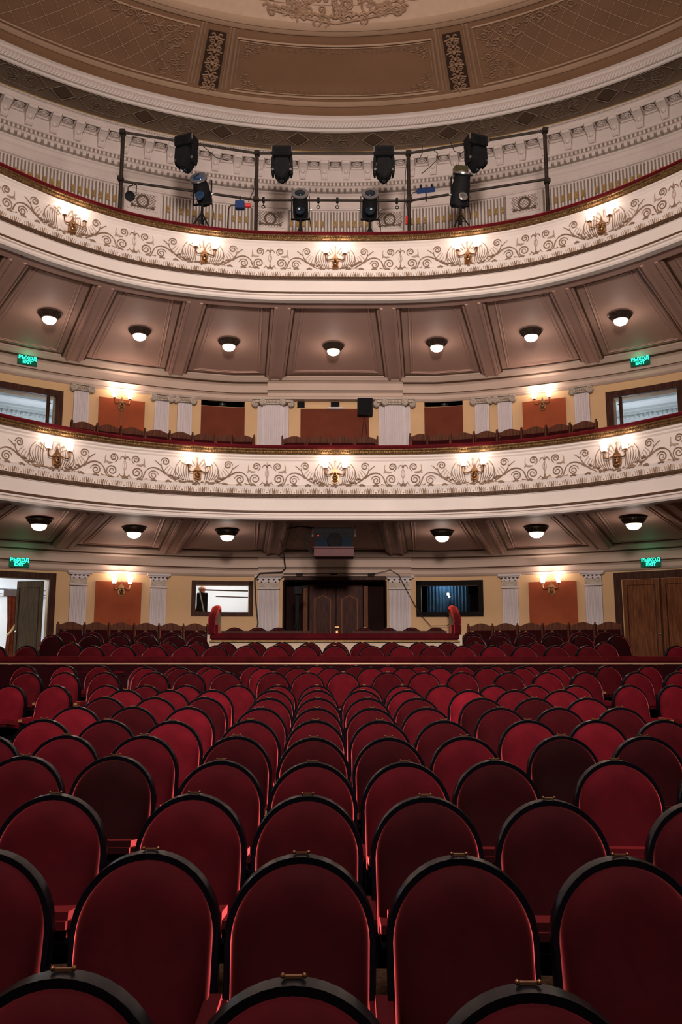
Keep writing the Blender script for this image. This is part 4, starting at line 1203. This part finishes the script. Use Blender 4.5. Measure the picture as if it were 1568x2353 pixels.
# four moving heads hanging from the top pipe
mh = None
for seg, x, lb, rz in ((0, -3.0, 'leftmost black moving-head light hanging from the top pipe', -.35), (1, -1.1, 'second black moving-head light from the left on the top pipe', 0),
                   (1, 1.0, 'third black moving-head light from the left on the top pipe', 0), (2, 2.84, 'rightmost black moving-head light hanging from the top pipe', .35)):
    p = lerp(seg, x, 't'); p = (p[0], p[1] - .10, p[2] + .02)
    if mh is None:
        mh = empty('moving_head_light', p, rz, lb, 'stage light', 'moving-head lights on the top pipe')
        q = MB(); q.box((0, 0, -.10), (.40, .30, .22)); q.build('base', BLACKM, mh, smooth=0, bevel=.015)
        q = MB()
        for k in range(3): q.box((0, -.155, -.06 - k * .045), (.30, .012, .018))
        q.build('base_panel', DARK, mh, smooth=0)
        for s_ in (-1, 1):
            q = MB(); q.prism([(s_ * .215, -.20), (s_ * .165, -.20), (s_ * .165, -.60), (s_ * .20, -.60), (s_ * .225, -.5)], -.09, .09); ym = q.build('yoke_arm', BLACKM, mh, smooth=0, bevel=.01)
            q = MB(); q.lathe([(0, 0), (.03, 0), (.025, .012), (0, .012)], 12, Matrix.Translation((s_ * .18, -.095, -.50)) @ Matrix.Rotation(pi / 2, 4, 'X')); q.build('pivot', SILV, ym)
            q = MB(); q.box((s_ * .10, 0, .03), (.06, .09, .07)); q.build('clamp', SILV, mh, smooth=0)
            q = MB(); q.box((s_ * .205, -.14, -.08), (.015, .03, .12)); q.build('handle', SILV, mh, smooth=0)
        q = MB(); q.prism([(-.145, -.27), (.145, -.27), (.158, -.36), (.158, -.54), (.14, -.60), (.09, -.66), (.045, -.72), (-.045, -.72), (-.09, -.66), (-.14, -.60), (-.158, -.54), (-.158, -.36)], -.17, .12); q.build('head', BLACKM, mh, smooth=30, bevel=.025)
        q = MB(); q.ball((0, -.04, -.715), .045, n=12); q.build('lens', LENSD, mh)
    else: copy_tree(mh, p, rz, lb, 'moving-head lights on the top pipe')
# four followspots on tripods
sp = None
for seg, x, y, lb, rz, lm, big in ((0, -2.68, 15.85, 'spotlight on tripod with a blue glowing lens, leftmost on the upper balcony rail', -.15, LENSB, 1.0),
                      (1, -.72, 16.25, 'spotlight on tripod just left of the centre of the upper balcony rail', 0, LENSD, 1.0),
                      (1, .71, 16.25, 'spotlight on tripod just right of the centre of the upper balcony rail', 0, LENSD, 1.0),
                      (2, 2.52, 15.85, 'tall spotlight on tripod, rightmost on the upper balcony rail', .2, SILV, 1.18)):
    z0 = 8.42 if seg == 1 else 8.52
    if sp is None or big != 1.0:
        t = empty('tripod_spotlight', (x, y, z0 - .15), rz, lb, 'stage light', 'spotlights on tripods', )
        q = MB(); q.tube([(0, 0, .0 + .1), (0, 0, .45)], .022, 8); q.build('stand_pole', BLACKM, t)
        for k in range(3):
            th = pi / 2 + k * 2 * pi / 3
            q = MB(); q.tube([(0, 0, .30), (.17 * cos(th), .17 * sin(th), .0)], .012, 6); q.tube([(0, 0, .15), (.09 * cos(th), .09 * sin(th), .14)], .008, 5); q.build('tripod_leg', BLACKM, t)
        q = MB()
        for s_ in (-1, 1): q.box((s_ * .155, -.0, .46 + .21 * big), (.016, .04, .42 * big))
        q.box((0, 0, .45), (.33, .04, .02)); q.build('yoke', BLACKM, t, smooth=0)
        Mt = Matrix.Translation((0, -.02, .68 + .1 * (big - 1))) @ Matrix.Rotation(radians(62 if big == 1 else 30), 4, 'X')
        q = MB()
        q.lathe([(0, -.24), (.10, -.24), (.13, -.20), (.135, .08), (.12, .14), (.115, .22), (.145, .22), (.145, .26), (.12, .26)], 20, Mt if big == 1 else Mt @ Matrix.Scale(1.15, 4))
        q.build('lamp_barrel', BLACKM, t)
        q = MB(); q.lathe([(.10, .262), (.150, .262), (.150, .24), (.10, .24)], 24, Mt if big == 1 else Mt @ Matrix.Scale(1.15, 4)); q.build('lens_ring', SILV if big != 1 else mat('grey_steel', (.25, .26, .28), .3, .7), t)
        q = MB(); q.lathe([(.105, .245), (.08, .275), (.04, .29), (0, .295)], 20, Mt if big == 1 else Mt @ Matrix.Scale(1.15, 4)); q.build('lens', lm, t)
        q = MB(); q.lathe([(0, 0), (.07, 0), (.08, .03), (.06, .045), (0, .03)], 16, Matrix.Translation((.0, -.13, .53)) @ Matrix.Rotation(pi / 2, 4, 'X')); q.build('lower_lens', LENSB if lm is LENSB else SILV if big != 1 else LENSD, t)
        q = MB(); q.tube([(-.155, 0, .62), (-.20, 0, .64)], .02, 8); q.tube([(.155, 0, .62), (.20, 0, .64)], .02, 8); q.build('tilt_knob', SILV, t)
        q = MB(); q.tube([(.16, .02, .5), (.19, .04, .3), (.17, .05, .05)], .008, 5); q.build('cable', WIRE, t)
        t.scale = (1.18,) * 3
        if big == 1.0: sp = t
        if big != 1:
            q = MB(); q.box((0, -.05, 1.02), (.24, .16, .22), rot=Matrix.Rotation(.15, 3, 'X')); q.build('top_housing', mat('smoky_glass', (.12, .10, .05), .15, .3, var=.6, scale=8), t, smooth=0, bevel=.02)
    else:
        t = copy_tree(sp, (x, y, z0 - .15), rz, lb, 'spotlights on tripods')
        for ch in t.children:
            if ch.name.startswith(('lens', 'lower_lens')) and not ch.name.startswith('lens_ring'):
                ch.data = ch.data.copy(); ch.data.materials[0] = LENSD
# small lantern at the left post, hanging hooks, socket boxes
p = lerp(0, -4.0, 'm')
t = empty('hanging_spotlight', (p[0], p[1], p[2]), -.4, 'small black spotlight hanging beside the leftmost rail post', 'stage light')
q = MB(); q.tube([(0, 0, .02), (0, 0, -.06)], .014, 6)
q.tube([(-.10, 0, -.30), (-.10, 0, -.08), (-.08, 0, -.06), (.08, 0, -.06), (.10, 0, -.08), (.10, 0, -.30)], .010, 6); q.build('yoke', BLACKM, t)
q = MB(); q.lathe([(0, -.15), (.06, -.15), (.075, -.1), (.08, .10), (.10, .16), (.085, .16), (.08, .13), (0, .12)], 16, Matrix.Translation((-.01, -.03, -.30)) @ Matrix.Rotation(radians(125), 4, 'X') @ Matrix.Rotation(.5, 4, 'Y')); q.build('lamp_barrel', BLACKM, t)
for seg, x, lb in ((1, -1.48, 'small black hook clamp on the middle pipe, right of the second post'), (1, .04, 'small black hook clamp at the centre of the middle pipe'), (1, 1.27, 'small black plug hanging on the middle pipe left of the third post'), (1, -.35, 'small black clamp on the middle pipe right of the centre left spotlight')):
    p = lerp(seg, x, 'm'); q = MB(); q.box((p[0], p[1], p[2]), (.05, .08, .09)); q.tube([(p[0], p[1] - .02, p[2]), (p[0], p[1] - .02, p[2] - .14)], .010, 6)
    o = q.build('hook_clamp', BLACKM); tag(o, lb, 'clamp')
    q = MB(); q.tube([(p[0] + .032 * cos(u), p[1] - .02, p[2] - .16 + .032 * sin(u)) for u in frange(0, 2 * pi, 12)[:-1]], .010, 5, closed=True); q.build('ring', BLACKM, o)
p = lerp(0, -1.95, 'm')
t = empty('socket_box', (p[0], p[1] - .02, p[2] - .18), 0, 'dark blue socket box with a red plug under the middle pipe', 'socket box')
q = MB(); q.box((0, 0, 0), (.19, .12, .17)); q.build('box', BLUEP, t, smooth=0, bevel=.01)
q = MB(); q.tube([(.10, 0, .0), (.22, 0, .0)], .045, 10); q.build('red_plug', REDPL, t)
q = MB(); q.tube([(0, 0, .07), (0, 0, .2)], .016, 6); q.build('hanger', BLACKM, t)
q = MB(); q.tube([(-.09, 0, 0), (-.18, 0, .0), (-.23, 0, -.08), (-.24, 0, -.50), (-.24, 0, -.75)], .014, 6); q.build('cable', WIRE, t)
p = lerp(2, 1.86, 'm')
t = empty('socket_box', (p[0], p[1] - .02, p[2] + .16), 0, 'long dark blue socket box standing on the middle pipe, right side', 'socket box')
q = MB(); q.tube([(-.19, 0, -.02), (.18, 0, .03)], .062, 4); q.build('box', BLUEP, t, smooth=0)
q = MB(); q.tube([(-.10, 0, .03), (-.10, 0, .12)], .022, 6); q.tube([(.12, 0, .05), (.12, 0, .13)], .022, 6); q.build('plug', BLACKM, t)
q = MB(); q.tube([(0, 0, -.06), (0, 0, -.24)], .014, 6); q.build('clamp', BLACKM, t)
q = MB(); q.tube([(-.18, 0, -.02), (-.28, 0, -.06), (-.33, 0, -.2), (-.35, 0, -.6), (-.36, 0, -.95)], .010, 5); q.build('cable', WIRE, t)
for pts, lb in (([(1.55, 16.1, 8.6), (1.42, 16.1, 9.2), (1.45, 16.1, 9.8), (1.50, 16.1, 10.2)], 'thin cable running up beside the third rail post'),
                ([(1.78, 16.12, 9.75), (1.95, 16.12, 9.9), (2.1, 16.1, 10.05), (2.12, 16.1, 10.2), (2.0, 16.1, 10.3)], 'thin cable looping from the long socket box to the top pipe'),
                ([(1.80, 16.1, 10.35), (1.80, 16.1, 10.2), (1.74, 16.1, 10.08)], 'short dark cable end hanging from the top pipe, right side'),
                ([(2.38, 16.02, 10.4), (2.45, 16.02, 10.2), (2.6, 16.0, 10.14), (2.75, 16.0, 10.3)], 'cable loop sagging left of the rightmost moving head'),
                ([(-1.78, 16.1, 9.1), (-1.68, 16.1, 9.35), (-1.64, 16.1, 9.8), (-1.64, 16.1, 10.2)], 'thin cable running up beside the second rail post'),
                ([(-2.75, 15.95, 10.28), (-2.45, 16.0, 10.02), (-2.2, 16.05, 9.98)], 'thin wire hanging slantwise right of the leftmost moving head'),
                ([(1.40, 16.15, 8.5), (1.42, 16.15, 9.2)], 'black cable hanging straight down left of the third rail post')):
    cable(pts, .008, lb)
q = MB(); q.tube([(1.45, 16.1, 8.62), (1.46, 16.1, 8.80)], .022, 8); tag(q.build('red_plug', REDPL), 'small red plug hanging beside the third rail post', 'plug')

# ------------------------------------------------------------------ dress circle bench seats
def wavy_seat(name, w, hw, velv_h, label, cat, loc, rz, group, last=False, crest=.075):
    """wooden framed seat back: wavy crest rail, velvet pad below, divider post"""
    t = empty(name, loc, rz, label, cat, group)
    n = 12; out = []
    for i in range(n + 1):
        x = -w / 2 + w * i / n; out.append((x, hw + crest * (.5 - .5 * cos(2 * pi * i / n)) ** .8))
    out += [(w / 2, hw - .09), (-w / 2, hw - .09)]
    q = MB(); q.prism(out, -.02, .03); q.build('crest_rail', SEATW, t, smooth=30, bevel=.004)
    q = MB(); q.box((0, .0, hw - .09 - velv_h / 2), (w - .05, .06, velv_h)); q.build('backrest', VELV, t, smooth=30, bevel=.02).color = (.45, .45, .45, 1)  # back dimmed in colour for the shade under the balconies
    q = MB(); q.box((0, -.23, .42), (w - .06, .44, .10)); q.build('seat', VELV, t, smooth=30, bevel=.025)
    for x in ((-w / 2, w / 2) if last else (-w / 2,)):
        q = MB(); q.box((x, -.10, (hw + .03) / 2), (.035, .22, hw + .03)); q.ball((x, -.10, hw + .05), .022, n=8); q.build('divider_post', SEATW, t, smooth=30, bevel=.006)
    return t
def seat_run(angs, zf, top, off, name, labf, group, cat='seat', velv=.5):
    """one seat per pair of neighbouring angles"""
    n = len(angs) - 1; first = None
    for i in range(n):
        a = (angs[i] + angs[i + 1]) / 2; r = rw(a) - off
        w = (angs[i + 1] - angs[i]) * r
        loc, rot = wloc(a, off, zf)
        if first is None or i == n - 1: o = wavy_seat(name, abs(w), top - zf, velv, labf(i, n), cat, loc, rot, group, last=(i == n - 1))
        else: o = copy_tree(first, loc, rot, labf(i, n), group); o.scale.x = abs(w) / W0
        if first is None: first = o; W0 = abs(w)
def ordl(i): return ['first', 'second', 'third', 'fourth', 'fifth', 'sixth', 'seventh', 'eighth', 'ninth', 'tenth', 'eleventh', 'twelfth', 'thirteenth'][i]
seat_run([-.518, -.471, -.426, -.380, -.332, -.287, -.243, -.198, -.154], 4.02, 5.02, .60, 'wooden_bench_chair', lambda i, n: 'wavy-topped wooden seat behind the lower balcony rail, left group, %s from the left' % ordl(i), 'dress circle wooden seats')
seat_run([-.103, -.055, -.009, .037, .083], 4.02, 5.0, .60, 'wooden_bench_chair', lambda i, n: 'wavy-topped wooden seat behind the lower balcony rail, centre group, %s from the left' % ordl(i), 'dress circle wooden seats')
seat_run([.143, .188, .235, .281, .327, .375, .422, .468, .516], 4.02, 5.06, .60, 'wooden_bench_chair', lambda i, n: 'wavy-topped wooden seat behind the lower balcony rail, right group, %s from the left' % ordl(i), 'dress circle wooden seats')
seat_run([-.522, -.475, -.431, -.385, -.339, -.293, -.248], -.52, .585, .55, 'wooden_bench_chair', lambda i, n: 'dark wavy-topped wooden seat along the left stalls wall, %s from the left' % ordl(i), 'wooden seats along the stalls wall')
seat_run([.260, .306, .353, .400, .448, .495, .542], -.52, .585, .55, 'wooden_bench_chair', lambda i, n: 'dark wavy-topped wooden seat along the right stalls wall, %s from the left' % ordl(i), 'wooden seats along the stalls wall')

# ------------------------------------------------------------------ central box in the rear stalls
t = empty('theatre_box', (0, 17.1, -.80), 0, 'low plastered box enclosure with red velvet rail in front of the doors', 'theatre box')
q = MB(); q.box((0, 0, .50), (4.9, .10, 1.0)); q.build('front_wall', mat('box_plaster', (.66, .50, .38), .6, var=.15, scale=2), t, smooth=0)
q = MB(); q.box((0, -.02, 1.115), (4.95, .20, .13)); q.build('velvet_rail', VELVR, t, smooth=30, bevel=.03)
q = MB(); q.box((0, -.075, 1.03), (4.97, .05, .028)); q.build('gilt_strip', OCHRE, t, smooth=0)
PL = mat('box_side_plaster', (.70, .58, .46), .6, var=.2, scale=2)
for s_ in (-1, 1):
    q = MB()
    out = [(0, .0), (0, 1.15), (.45, 1.45), (1.3, 1.66), (2.0, 1.72), (2.3, 1.60), (2.3, .0)]
    vs = [(s_ * (2.45 + .12 * y / 2 + dx), y - .02, z) for dx in (0, .09) for y, z in out]
    k = len(out)
    q.add(vs, [tuple(range(k)), tuple(range(2 * k - 1, k - 1, -1))] + [(j, (j + 1) % k, k + (j + 1) % k, k + j) for j in range(k)])
    sw = q.build('side_wall', PL, t, smooth=0)
    q = MB(); q.tube([(s_ * (2.495 + .06 * y), y - .02, z + .03) for y, z in ((.35, 1.30), (.5, 1.45), (.9, 1.56), (1.3, 1.68), (2.0, 1.74), (2.25, 1.66))], [.06, .085, .085, .085, .08, .06], 10); q.build('side_cushion', VELVR, sw)
    q = MB(); q.box((s_ * 2.42, -.02, 1.26), (.20, .22, .30)); q.build('corner_cushion', VELVR, t, smooth=40, bevel=.06)

# barrier rail across the stalls
t = empty('barrier', (0, 15.0, -1.13), 0, 'long low partition with dark red velvet top and gilt strip across the stalls', 'partition')
q = MB(); q.box((0, 0, .46), (17.5, .08, .92)); q.build('panel', mat('dark_red_panelling', (.030, .004, .006), .7, var=.3, scale=2, spec=.03), t, smooth=0)
q = MB(); q.box((0, -.01, 1.01), (17.5, .16, .11)); q.build('velvet_rail', VELVR, t, smooth=30, bevel=.03)
q = MB(); q.box((0, -.06, .945), (17.5, .035, .022)); q.build('gilt_strip', mat('pale_gilt_strip', (.62, .44, .28), .35, .3), t, smooth=0)

# ------------------------------------------------------------------ theatre seats
def arch(hw, z0, zs, rise, n=18, taper=.0):
    """outline: straight sides up to zs then half ellipse"""
    out = [(-hw + taper, z0), (-hw, zs)]
    for i in range(1, n): th = pi - pi * i / n; out.append((hw * cos(th), zs + rise * sin(th)))
    out += [(hw, zs), (hw - taper, z0)]
    return out
def ty(z): return (z - .93) * .13
def make_seat(label, group):
    t = empty('theatre_chair', (0, 0, 0), 0, label, 'seat', group)
    # shell: black lacquered bent-wood frame
    o1 = arch(.245, .26, .68, .25, 22, .012); o2 = [(x * .90, .26 + (z - .26) * .958) for x, z in o1]
    k = len(o1)
    q = MB()
    L = []
    for x, z in o1: L.append((x * .985, -.012 + ty(z), z))
    for x, z in o1: L.append((x, .0 + ty(z), z))
    for x, z in o1: L.append((x, .045 + ty(z), z))
    for x, z in o1: L.append((x * .94, .060 + ty(z), .26 + (z - .26) * .97))
    for x, z in o2: L.append((x, -.004 + ty(z), z))
    fs = []
    for a, b in ((4, 0), (0, 1), (1, 2), (2, 3)):
        for j in range(k): fs.append((a * k + j, a * k + (j + 1) % k, b * k + (j + 1) % k, b * k + j))
    fs.append(tuple(3 * k + j for j in range(k)))
    q.add(L, fs); q.build('back_shell', LACQ, t, smooth=50)
    # cushion of the back
    q = MB(); base = arch(.222, .40, .68, .228, 22, .006); k = len(base); cx, cz = 0, .62   # (centre of the pad)
    lev = [(1.0, .0), (.998, -.012), (.988, -.024), (.968, -.036), (.94, -.046), (.90, -.056), (.85, -.064), (.78, -.071), (.68, -.077), (.56, -.080), (.42, -.082), (.28, -.083), (.14, -.083)]
    vs = []
    for s_, d in lev:
        for x, z in base:
            zz = cz + (z - cz) * s_; lb = max(0.0, min(1.0, (.72 - zz) / .30)); lb = lb * lb * (3 - 2 * lb) * min(1.0, -d / .03)
            vs.append((cx + (x - cx) * s_, d - .045 * lb + ty(zz), zz))
    vs.append((0, -.083 - .045 * .259 + ty(cz), cz))
    fs = [(i * k + j, i * k + (j + 1) % k, (i + 1) * k + (j + 1) % k, (i + 1) * k + j) for i in range(len(lev) - 1) for j in range(k)]
    fs += [((len(lev) - 1) * k + j, (len(lev) - 1) * k + (j + 1) % k, len(lev) * k) for j in range(k)]
    q.add(vs, fs); q.build('backrest', VELV, t, smooth=75)
    # seat cushion, slightly tipped
    q = MB(); q.box((0, -.245, .475), (.420, .35, .095), rot=Matrix.Rotation(radians(-9), 3, 'X')); q.build('seat', VELV, t, smooth=60, bevel=.032)
    q = MB(); q.box((0, -.235, .418), (.42, .33, .018), rot=Matrix.Rotation(radians(-9), 3, 'X')); q.build('seat_board', LACQ, t, smooth=0)
    # shared arm on the left with its side panel
    q = MB(); q.box((-.262, -.20, .510), (.074, .30, .055)); q.build('armrest', VELV, t, smooth=60, bevel=.018)
    q = MB(); q.prism([(-.28, .0), (-.244, .0), (-.244, .49), (-.28, .49)], -.32, -.03); q.build('side_panel', LACQ, t, smooth=0, bevel=.004)
    q = MB(); q.box((-.262, -.352, .51), (.05, .012, .035)); q.build('arm_end_cap', OCHRE, t, smooth=0, bevel=.003)
    q = MB(); q.box((0, .032, .9335), (.048, .010, .006))
    for s_ in (-1, 1): q.ball((s_ * .024, .028, .9365), .0062, n=8)
    q.build('brass_number_holder', mat('dull_brass', (.22, .10, .045), .35, .7), t)
    return t
def add_end(o):
    q = END
    for nm, me in q:
        c = D.objects.new(nm, me); C.objects.link(c); c.parent = o
proto = None
END = []
ROWS = [
 (1.99, [(-.61, .04, 'L'), (-.09, 0, 'L'), (.42, -.04, 'L')]),
 (2.94, [(-1.18, .07, 'A'), (-.62, .05, 'C'), (-.11, 0, 'C'), (.41, -.02, 'C'), (.94, -.03, 'C')]),
 (3.90, [(-1.25, .04, 'A'), (-.63, .04, 'C'), (-.12, .01, 'C'), (.40, -.02, 'C'), (.93, -.09, 'C'), (1.56, -.14, 'B')]),
 (4.86, [(-1.78, .17, 'A'), (-1.26, .17, 'A'), (-.63, .0, 'C'), (-.12, -.06, 'C'), (.385, -.06, 'C'), (.89, 0, 'C'), (1.56, 0, 'B'), (2.14, 0, 'B')]),
 (5.82, [(-2.35, .1, 'A'), (-1.82, .1, 'A'), (-1.29, .08, 'A'), (-.66, .05, 'C'), (-.14, -.03, 'C'), (.36, -.03, 'C'), (.87, .02, 'C'), (1.53, .05, 'B'), (2.08, .02, 'B')]),
 (6.78, [(-2.29, .08, 'A'), (-1.78, .04, 'A'), (-1.26, -.03, 'A'), (-.66, .02, 'C'), (-.15, 0, 'C'), (.35, -.02, 'C'), (.85, -.02, 'C'), (1.51, 0, 'B'), (2.04, 0, 'B'), (2.57, 0, 'B')]),
 (7.74, [(-2.33, .1, 'A'), (-1.82, .1, 'A'), (-1.31, .06, 'A'), (-.66, 0, 'C'), (-.16, -.02, 'C'), (.33, -.02, 'C'), (.82, 0, 'C'), (1.48, 0, 'B'), (2.00, 0, 'B'), (2.55, 0, 'B')]),
 (8.70, [(-2.33, .1, 'A'), (-1.82, .08, 'A'), (-1.32, .08, 'A'), (-.66, 0, 'C'), (-.17, 0, 'C'), (.33, 0, 'C'), (.83, 0, 'C'), (1.48, 0, 'B'), (2.01, 0, 'B'), (2.54, 0, 'B')]),
 (9.66, [(-2.37, .15, 'A'), (-1.86, .1, 'A'), (-1.37, .06, 'A'), (-.69, 0, 'C'), (-.19, 0, 'C'), (.31, 0, 'C'), (.81, 0, 'C'), (1.50, 0, 'B'), (2.01, 0, 'B'), (2.53, 0, 'B')]),
 (11.1, [(x, 0, g) for x, g in ((-4.15, 'far left'), (-3.58, 'far left'), (-2.92, 'left'), (-2.42, 'left'), (-1.90, 'left'), (-1.24, 'centre left'), (-.73, 'centre left'), (-.23, 'centre left'), (.38, 'centre right'), (.87, 'centre right'), (1.38, 'centre right'), (2.04, 'right'), (2.56, 'right'), (3.09, 'right'), (3.78, 'far right'), (4.35, 'far right'))]),
 (12.2, [(x, 0, g) for x, g in ((-4.33, 'far left'), (-3.80, 'far left'), (-3.24, 'far left'), (-2.55, 'left'), (-2.05, 'left'), (-1.53, 'left'), (-.87, 'centre left'), (-.38, 'centre left'), (.12, 'centre left'), (.75, 'centre right'), (1.26, 'centre right'), (1.80, 'centre right'), (2.46, 'right'), (3.0, 'right'), (3.54, 'right'), (4.27, 'far right'), (4.86, 'far right'))]),
 (13.2, [(x, 0, g) for x, g in ((-2.87, 'left'), (-2.36, 'left'), (-1.84, 'left'), (-1.08, 'centre left'), (-.56, 'centre left'), (-.06, 'centre left'), (.56, 'centre right'), (1.07, 'centre right'), (1.60, 'centre right'), (2.33, 'right'), (2.86, 'right'), (3.38, 'right'))]),
 (14.2, [(x, 0, g) for x, g in ((-5.71, 'far left'), (-5.08, 'far left'), (-4.43, 'far left'), (-3.86, 'far left'), (-3.15, 'left'), (-2.60, 'left'), (-2.08, 'left'), (-1.33, 'centre left'), (-.81, 'centre left'), (-.30, 'centre left'), (.35, 'centre right'), (.88, 'centre right'), (1.39, 'centre right'), (2.1, 'right'), (2.64, 'right'), (3.18, 'right'), (3.86, 'far right'), (4.50, 'far right'), (5.17, 'far right'), (5.80, 'far right'))]),
]
REAR = [
 (15.4, 1.06, [-6.07, -5.5, -4.34, -3.78, -3.22, -2.68, -2.14, -1.59, -1.06, -.54, 0.0, .66, 1.2, 1.75, 2.29, 2.83, 3.39, 3.97, 4.54, 6.14], 'first'),
 (16.3, 1.06, [-5.0, -4.29, -3.73, -3.19, -2.63, -2.08, -1.52, -1.0, -.49, .02, .53, 1.08, 1.61, 2.15, 2.7, 3.25, 3.84, 4.45, 5.14], 'second'),
 (17.15, 1.06, [-5.64, -4.89, -4.31, -3.76, -3.22, -2.72, 2.78, 3.3, 3.84, 4.38, 4.95, 5.67], 'third'),
]
BL = {'L': 'centre block', 'A': 'left block', 'C': 'centre block', 'B': 'right block'}
def put(x, y, z, rz, label, group, sc=1.0):
    global proto
    if proto is None:
        proto = make_seat(label, group); proto.location = (x, y, z); proto.rotation_euler = (0, 0, rz); return proto
    o = copy_tree(proto, (x, y, z), rz, label, group, sc)
    nap_shade = random.uniform(.8, 1.5) if y < 15.9 else random.uniform(.7, 1.2) if y < 16.8 else random.uniform(.2, .45)  # rear rows darkened in colour for the shade under the balcony
    for ch in o.children:
        ch.color = (nap_shade, nap_shade, nap_shade, 1)
        if ch.name.split('.')[0] in ('seat', 'seat_board'): ch.location = (0, 0, 0); ch.rotation_euler = (0, 0, 0)
    return o
NAP_SHADE = [[.7, .7, .7], [.8, .75, .5, .5, .6], [.9, .8, .6, .4, .4, .6], [.9, .25, .8, .9, 1.0, .35, 1.2, .6], [.9, 1.1, 1.2, .6, .6, .5, 1.2, .2, .4],
       [1.5, .6, 1.3, .7, .7, .7, .5, 1.3, 1.5, .6], [1.5, .4, 1.5, .7, .6, .7, .8, .6, .5, .5], [.5, 1.3, .5, .8, .7, .8, .6, .4, .4, 1.3],
       [1.4, 1.3, 1.5, .9, .8, .9, 1.2, 2.1, 1.2, 1.4]]
RN = ['front row at the camera', 'second row', 'third row', 'fourth row', 'fifth row', 'sixth row', 'seventh row', 'eighth row', 'ninth row', 'tenth row', 'eleventh row', 'twelfth row', 'thirteenth row']
random.seed(5)
for ri, (Y, lst) in enumerate(ROWS):
    cnt = {}
    tot = {}
    for x, dy, g in lst: tot[g] = tot.get(g, 0) + 1
    prev = None
    for x, dy, g in lst:
        cnt[g] = cnt.get(g, 0) + 1
        blk = BL.get(g, g + ' block')
        lab = 'red velvet arched seat, %s from the camera, %s, %s from the left' % (RN[ri].replace(' at the camera', ''), blk, ordl(cnt[g] - 1))
        y = Y + dy
        rz = -(x / 24.0) if Y < 10 else x / 26.0
        o = put(x, y, floor_z(y), rz + random.uniform(-.012, .012), lab, 'red velvet seats, ' + RN[ri].replace(' at the camera', ''))
        nap_shade = NAP_SHADE[ri][lst.index((x, dy, g))] if ri < len(NAP_SHADE) else random.uniform(.55, 1.6)
        if ri > 4: nap_shade *= 1.4  # painted light: farther rows brightened in their colour
        for ch in o.children: ch.color = (nap_shade, nap_shade, nap_shade, 1)
        if ri < 2:      # the tip-up seats of the two nearest rows are fully down
            th = radians(10); hy, hz = -.07, .45
            for ch in o.children:
                if ch.name.split('.')[0] in ('seat', 'seat_board'):
                    ch.rotation_euler = (th, 0, 0)
                    ch.location = (0, hy - (hy * cos(th) - hz * sin(th)), hz - (hy * sin(th) + hz * cos(th)) - .03)
        # closing arm on the right end of each block
        if cnt[g] == tot[g]:
            if not END:
                for ch in proto.children:
                    if ch.name.split('.')[0] in ('armrest', 'side_panel', 'arm_end_cap'):
                        me = ch.data.copy()
                        for v in me.vertices: v.co.x += .524
                        END.append((ch.name.split('.')[0], me))
                    
            add_end(o)
for Y, sc, xs, nm in REAR:
    for i, x in enumerate(xs):
        side = ''
        put(x, Y, floor_z(Y), x / 26.0, 'red velvet seat, %s row past the partition, %s from the left' % (nm, ['first','second','third','fourth','fifth','sixth','seventh','eighth','ninth','tenth','eleventh','twelfth','thirteenth','fourteenth','fifteenth','sixteenth','seventeenth','eighteenth','nineteenth','twentieth','twenty-first','twenty-second'][i]), 'seats of the %s row behind the partition' % nm, sc)
for i, (x, y) in enumerate(((-5.60, 17.8), (-5.06, 17.92), (-4.53, 18.02), (-3.99, 18.1), (-3.46, 18.16), (-2.93, 18.2), (2.93, 18.2), (3.50, 18.16), (4.04, 18.1), (4.58, 18.02), (5.13, 17.92), (5.63, 17.8))):
    a = atan2(x, y - 8)
    put(x, y, floor_z(y), -a * .8, 'dark red seat, last row before the wooden seats, %s side, %s from left' % ('left' if x < 0 else 'right', ordl(i % 6)), 'seats of the last stalls row', 1.05)
for i, x in enumerate((-2.13, -1.64, -1.2, .64, 1.13, 1.63, 2.15)):
    put(x, 18.2, -.52, 0, 'dark seat inside the central box, %s from the left' % ordl(i), 'seats inside the central box', 1.13)
# extra table-like consoles and camera in the box
for x, w_, lb in ((-1.38, 1.8, 'long dark desk inside the central box, left half'), (1.3, 1.9, 'long dark desk inside the central box, right half')):
    t = empty('desk', (x, 17.42, -.52), 0, lb, 'desk')
    q = MB(); q.box((0, 0, .93), (w_, .45, .05)); q.box((0, -.15, .85), (w_ - .1, .03, .14)); q.build('desk_top', FRAMEW, t, smooth=0, bevel=.005)
    for sx in (-1, 1):
        q = MB(); q.box((sx * (w_ / 2 - .1), 0, .46), (.06, .40, .90)); q.build('leg', FRAMEW, t, smooth=0)
t = empty('video_camera', (-.82, 18.6, -.52), 0, 'black camera on a tripod beside the entrance doors in the box', 'camera')
q = MB(); q.box((.02, 0, 1.86), (.16, .32, .16)); q.box((.16, -.05, 1.94), (.14, .06, .05)); q.build('camera_body', BLACKM, t, smooth=0, bevel=.01)
q = MB(); q.tube([(0, 0, 1.2), (0, 0, 1.78)], .045, 8); q.build('head', BLACKM, t)
for k in range(3):
    th = .6 + k * 2 * pi / 3; q = MB(); q.tube([(0, 0, 1.3), (.30 * cos(th), .30 * sin(th), 0)], .02, 6); q.build('tripod_leg', BLACKM, t)
